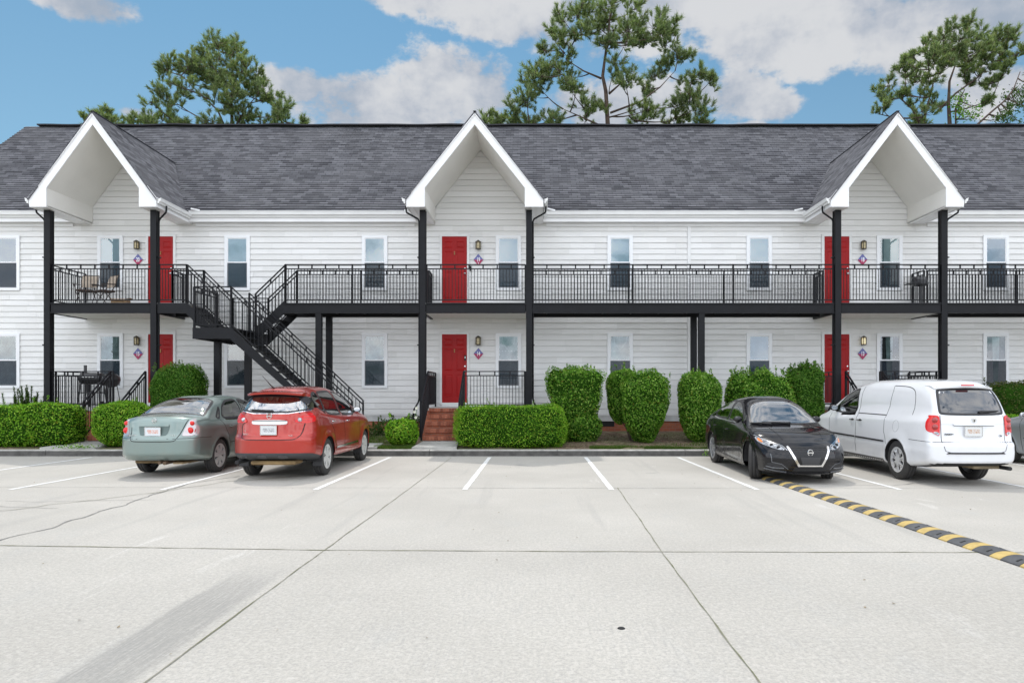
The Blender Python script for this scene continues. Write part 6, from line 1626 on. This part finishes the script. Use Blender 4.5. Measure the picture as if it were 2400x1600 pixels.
for s in (-1, 1):
    poly = [(s*.37, .575), (s*.40, .615), (s*.54, .672), (s*.64, .722), (s*.71, .765), (s*.715, .70), (s*.66, .635), (s*.52, .58), (s*.42, .555)]
    t = c['patch']('front', poly, MCL, 'headlight', off=.010, it=1, grid=.02)
    c['patch']('front', [(s*.63, .655), (s*.65, .715), (s*.69, .742), (s*.685, .68)], MOR, 'indicator', off=.014, par=t, it=1, grid=.02)
    for a, b_ in ((.46, .595), (.54, .63)):
        cc = c['cast']('front', s*a, b_, .008); q = MB(); q.lathe([(0, .014), (.020, .012), (.028, .004), (.032, -.008)], tuple(cc), axis='Y', n=16); q.build('projector', MUND, t, world=False, smooth=True)
    c['strip']('front', [(s*.35, .562), (s*.40, .628), (s*.54, .680), (s*.64, .73), (s*.71, .775)], .008, MCH, 'headlight_trim', off=.012, par=t)
    c['strip']('front', [(s*.335, .615), (s*.30, .53), (s*.19, .325), (s*.175, .31)], .034, MCH, 'grille_surround', off=.022, it=1)
    c['patch']('front', [(s*.40, .275), (s*.62, .30), (s*.64, .345), (s*.56, .35), (s*.44, .33)], MTR, 'fog_recess', off=.004, it=1)
    c['strip']('front', [(s*.34, .25), (s*.44, .335), (s*.57, .36), (s*.585, .50)], .010, MGD, 'bumper_highlight', off=.004)
    c['strip']('front', [(s*.40, .27), (s*.55, .27), (s*.64, .29)], .016, MGD, 'fog_bar', off=.014)
    c['strip']('front', [(s*.36, .205), (s*.50, .22), (s*.66, .25)], .012, MGD, 'splitter', off=.014)
c['patch']('front', [(-.33, .625), (.33, .625), (.30, .53), (.19, .325), (-.19, .325), (-.30, .53)], MHX, 'grille', off=.006, it=0, grid=.03)
c['strip']('front', [(-.18, .318), (.18, .318)], .022, MCH, 'grille_surround', off=.022)
for i, zz in enumerate((.60, .57, .54, .51, .48, .45)):
    w_ = .30-.05*i*.7
    c['strip']('front', [(-w_+k*(2*w_/14), zz+(.006 if k % 2 else -.006)) for k in range(15)], .005, MTR, 'grille_rib', off=.010)
c['patch']('front', [(-.135, .335), (.135, .335), (.165, .455), (-.165, .455)], mat('plate_bracket', (.035, .035, .037), .6), 'plate_bracket', off=.018, it=0)
c['roundel'](0, .53, .048, 'front')
q = MB(); cc = c['cast']('front', 0, .53, .010); q.lathe([(0, .006), (.04, .004), (.044, -.01)], tuple(cc), axis='Y', n=20); q.build('emblem_backing', MTR, c['o'], world=False)
c['patch']('front', [(-.28, .215), (.28, .215), (.24, .29), (-.24, .29)], MUND, 'lower_intake', off=.005, it=0)
c['strip']('front', [(-.27, .25), (.27, .25)], .010, MTR, 'intake_bar', off=.012); c['strip']('front', [(-.36, .19), (.36, .19)], .022, PB, 'splitter', off=.016)
c['wiper']('top', -.05, 3.47, .42, 3.40); c['wiper']('top', .28, 3.49, .62, 3.36)
c['strip']('top', [(-.50, 4.22), (-.2, 4.33), (.2, 4.33), (.50, 4.22)], .007, MUND, 'panel_gap', off=.0015, par=c['body'], it=1)
for s in (-1, 1): c['strip']('top', [(s*.62, 3.48), (s*.60, 3.9), (s*.50, 4.22)], .007, MUND, 'panel_gap', off=.0015, par=c['body'], it=1)
for s in (-1, 1): c['strip']('top', [(s*.36, 3.5), (s*.40, 3.85), (s*.34, 4.25)], .012, PB, 'hood_crease', off=.006, par=c['body'], it=1)
for sd in ('left', 'right'):
    c['strip'](sd, [(.98, 1.01), (1.4, .975), (2.6, .945), (3.06, .955)], .014, MCH, 'window_trim', off=.006)
    c['strip'](sd, [(1.42, .30), (2.9, .25)], .02, MTR, 'sill_groove', off=.003)
cc = c['cast']('top', 0, 2.98, .0); q = MB(); q.bbox(-.09, .09, 2.93, 3.0, cc.z-.10, cc.z-.03, .01); q.build('rear_view_mirror', MTR, c['o'], world=False)

# ---------------------------------------------------------------- silver sedan cut by the right edge
PS = paint('silver_paint', (.42, .45, .48), metal=.7, rough=.32, dirt=.12)
sil = dict(alt); sil.update(paint=PS, spokes=5, wstyle='spoke', L=4.80, crease=(.80, .008))
c = make_car('parked_sedan', (10.98, 11.05, 0), 0, 'silver sedan mostly cut off by the right edge of the photo beside the white van', sil)
for s in (-1, 1):
    c['patch']('rear', [(s*.45, .80), (s*.47, .98), (s*.72, .98), (s*.73, .82)], MRL, 'tail_light', off=.012, it=1, grid=.03)
    c['patch']('front', [(s*.38, .62), (s*.42, .72), (s*.70, .76), (s*.70, .66)], MCL, 'headlight', off=.012, it=1, grid=.03)
c['plate'](0, .80, .27, .15, platemat('plate', (.6, .6, .6), (.2, .2, .3)))
# ================================================================ SMALL THINGS
# speed bump of rubber modules
MY = mat('yellow_rubber', (.50, .36, .12), .65, var=.2, vscale=10)
MK = mat('black_rubber', (.075, .078, .084), .6, var=.3, vscale=8)
SBm = empty('speed_bump', (4.2, 8, 0), label='long black and yellow rubber speed bump running away to the black sedan', cat='speed bump')
y = 12.35; k = 0
def bumpx(y): return 4.10 + (12.0-y)*.046
while y > 4.4:
    L = .14 if k % 2 == 0 else .235
    y0, y1 = y-L+.004, y-.003; m = MB(); nseg = 10; hw = .148; ring = []
    for yy in (y0, y1):
        c = bumpx(yy); r_ = [(c-hw, yy, 0), (c-hw, yy, .012)]
        for i in range(nseg+1):
            t = -1+2*i/nseg; r_.append((c+t*(hw-.004), yy, .012+.040*max(0, (1-abs(t)**2.4))))
        r_ += [(c+hw, yy, .012), (c+hw, yy, 0)]; ring.append(r_)
    n = len(ring[0]); m.add(ring[0]+ring[1], [(i, i+1, n+i+1, n+i) for i in range(n-1)] + [tuple(range(n-1, -1, -1)), tuple(range(n, 2*n))])
    if k % 2 == 0:
        s = m.build('yellow_segment', MY, SBm, angle=35)
    else:
        s = m.build('black_segment', MK, SBm, angle=35)
        for sx_ in (-1, 1):
            b_ = MB(); yc = (y0+y1)/2+sx_*.04; c = bumpx(yc)+sx_*.09; t0, t1 = sx_*.09-.025, sx_*.09+.025; zz = lambda q: .012+.040*max(0, 1-abs(q/.144)**2.4)+.001; b_.bar((c-.025, yc, zz(t0)), (c+.025, yc, zz(t1)), .022, .005); b_.build('bolt_slot', M['dark'], s)
    y -= L; k += 1

# folding patio chairs on the left balcony
MF = mat('beige_fabric', (.42, .35, .28), .9, var=.15, vscale=8); MSe = mat('brown_fabric', (.07, .045, .035), .9)
MBr = mat('bronze_tube', (.045, .03, .022), .4)
def chair(label, x, y, rz):
    o = empty('folding_chair', (x, y, DZ+.012), rz, label=label, cat='chair', group='padded folding chairs on the left balcony')
    w = .22
    m = MB()
    for s in (-1, 1):
        m.tube([(s*w, -.22, 0), (s*w, .16, .62), (s*w, .24, .92)], .011, 6); m.tube([(s*w, .26, 0), (s*w, -.20, .44)], .011, 6)
        m.tube([(s*(w+.03), -.24, .60), (s*(w+.03), .14, .64)], .016, 6); m.tube([(s*(w+.02), -.22, .60), (s*(w), -.16, .42)], .010, 6)
    m.tube([(-w, -.22, .02), (w, -.22, .02)], .01, 6); m.tube([(-w, .24, .92), (w, .24, .92)], .011, 6); m.tube([(-w, .2, .06), (w, .2, .06)], .01, 6)
    m.build('frame', MBr, o, world=False, smooth=True)
    m = MB(); m.bbox(-w+.01, w-.01, -.22, .17, .41, .46, .02); m.build('seat', MSe, o, world=False)
    m = MB(); vs = []
    for (yy, zz) in ((.13, .56), (.16, .72), (.215, .90)):
        for s in (-1, -.5, .5, 1): vs += [(s*(w-.012), yy-.03+.02*abs(s), zz), (s*(w-.012), yy+.015, zz)]
    fs = []
    for r in range(2):
        for c in range(3):
            a = (r*4+c)*2; b_ = a+8; fs += [(a, a+2, b_+2, b_), (a+1, b_+1, b_+3, a+3)]
    for c in range(3): a = c*2; fs += [(a, a+1, a+3, a+2), (16+a, 16+a+2, 16+a+3, 16+a+1)]
    for r in range(2):
        for c in (0, 3): a = (r*4+c)*2; b_ = a+8; fs.append((a, a+1, b_+1, b_))
    m.add(vs, fs); m.build('backrest', MF, o, world=False, smooth=False)
chair('beige padded folding chair on the left balcony, beside the side railing', -12.87, 19.55, R(8))
chair('beige padded folding chair turned sideways on the left balcony, under the window', -12.36, 19.6, R(-32))
o = empty('cardboard_box', (-11.75, 19.3, DZ+.012), R(4), label='open cardboard box lying on the left balcony floor right of the chairs', cat='box')
MC = mat('cardboard', (.38, .25, .14), .85, var=.15)
m = MB(); m.box(-.2, .2, -.13, -.12, 0, .17); m.box(-.2, .2, .12, .13, 0, .17); m.box(-.2, -.19, -.12, .12, 0, .17); m.box(.19, .2, -.12, .12, 0, .17); m.box(-.19, .19, -.12, .12, 0, .01); m.build('body', MC, o, world=False)
m = MB(); m.bar((-.2, -.125, .17), (-.2, -.2, .12), .005, .005); m.face([(-.2, -.13, .17), (.2, -.13, .17), (.19, -.22, .12), (-.19, -.22, .12)]); m.face([(.2, -.12, .17), (.2, .12, .17), (.29, .11, .20), (.29, -.11, .20)]); m.build('flap', MC, o, world=False)

# grills
MG2 = mat('grill_black', (.018, .018, .02), .35, coat=.3)
o = empty('barrel_grill', (-12.65, 19.45, PZ), label='black barrel charcoal grill behind the lower left porch railing', cat='grill')
m = MB(); m.lathe([(0, -.30), (.12, -.30), (.165, -.285), (.17, .0), (.165, .285), (.12, .30), (0, .30)], (0, 0, .82), axis='X', n=24); m.build('barrel', MG2, o, world=False, angle=40)
m = MB(); m.bar((-.18, -.19, .86), (.18, -.19, .86), .02, .02); m.bar((-.18, -.19, .86), (-.18, -.15, .86), .015, .015); m.bar((.18, -.19, .86), (.18, -.15, .86), .015, .015); m.build('handle', M['steel'], o, world=False)
m = MB(); m.lathe([(.04, 0), (.04, .26), (0, .26)], (-.36+.14, .03, .94), n=12); m.box(-.245, -.195, .0, .05, 1.18, 1.2); m.build('chimney', MG2, o, world=False)
for sx_ in (-1, 1):
    for sy_ in (-1, 1):
        m = MB(); m.bar((sx_*.24, sy_*.12, .72), (sx_*.33, sy_*.16, 0), .03, .03); m.build('leg', MG2, o, world=False)
m = MB(); m.box(-.28, .28, -.15, .15, .40, .43); m.build('shelf', MG2, o, world=False)
m = MB(); m.lathe([(0, -.02), (.09, -.02), (.09, .02), (0, .02)], (.36, -.12, .09), axis='X', n=16); m.lathe([(0, -.02), (.09, -.02), (.09, .02), (0, .02)], (.36, .12, .09), axis='X', n=16); m.build('wheel', M['dark'], o, world=False)
o = empty('kettle_grill', (-12.05, 19.35, PZ), label='round black kettle grill beside the barrel grill on the lower left porch', cat='grill')
m = MB(); m.lathe([(0, .56), (.12, .58), (.20, .66), (.235, .76)], n=28); m.build('bowl', MG2, o, world=False, smooth=True)
m = MB(); m.lathe([(.24, .765), (.225, .86), (.14, .94), (0, .965)], n=28); m.build('lid', MG2, o, world=False, smooth=True)
m = MB(); m.tube([(-.05, 0, .96), (-.05, 0, 1.0), (.05, 0, 1.0), (.05, 0, .96)], .01, 6); m.build('handle', MG2, o, world=False)
for k in range(3):
    a = k*2.1+.5; m = MB(); m.tube([(.14*math.cos(a), .14*math.sin(a), .62), (.24*math.cos(a), .24*math.sin(a), 0)], .012, 6); m.build('leg', MG2, o, world=False)
o = empty('cart_grill', (10.98, 19.55, DZ+.012), label='small black grill on a pedestal at the right end of the balcony of door 18', cat='grill')
m = MB(); m.bbox(-.19, .19, -.15, .15, .60, .72, .03); m.build('firebox', MG2, o, world=False)
m = MB(); m.lathe([(0, -.18), (.10, -.18), (.14, -.16), (.15, 0), (.14, .16), (.10, .18), (0, .18)], (0, .02, .72), axis='X', n=20); m.build('lid', MG2, o, world=False, angle=40)
m = MB(); m.bbox(-.40, -.19, -.13, .13, .62, .65, .01); m.build('side_shelf', MG2, o, world=False)
m = MB(); m.bar((.02, 0, .60), (.02, 0, .06), .07, .07); m.bar((-.16, 0, .05), (.2, 0, .05), .06, .05); m.build('pedestal', MG2, o, world=False)
m = MB(); m.lathe([(0, -.02), (.055, -.02), (.055, .02), (0, .02)], (-.19, 0, .055), axis='X', n=14); m.lathe([(0, -.02), (.055, -.02), (.055, .02), (0, .02)], (.22, 0, .055), axis='X', n=14); m.build('wheel', M['dark'], o, world=False)
o = empty('patio_table', (10.55, 19.3, PZ), label='small black metal table behind the lower right porch railing', cat='table')
m = MB(); m.bbox(-.32, .32, -.2, .2, .78, .81, .01); m.build('tabletop', MG2, o, world=False)
for sx_ in (-1, 1):
    for sy_ in (-1, 1): m = MB(); m.bar((sx_*.29, sy_*.17, .78), (sx_*.29, sy_*.17, 0), .025, .025); m.build('leg', MG2, o, world=False)
m = MB(); m.box(-.27, .27, -.16, .16, .3, .32); m.build('shelf', MG2, o, world=False)
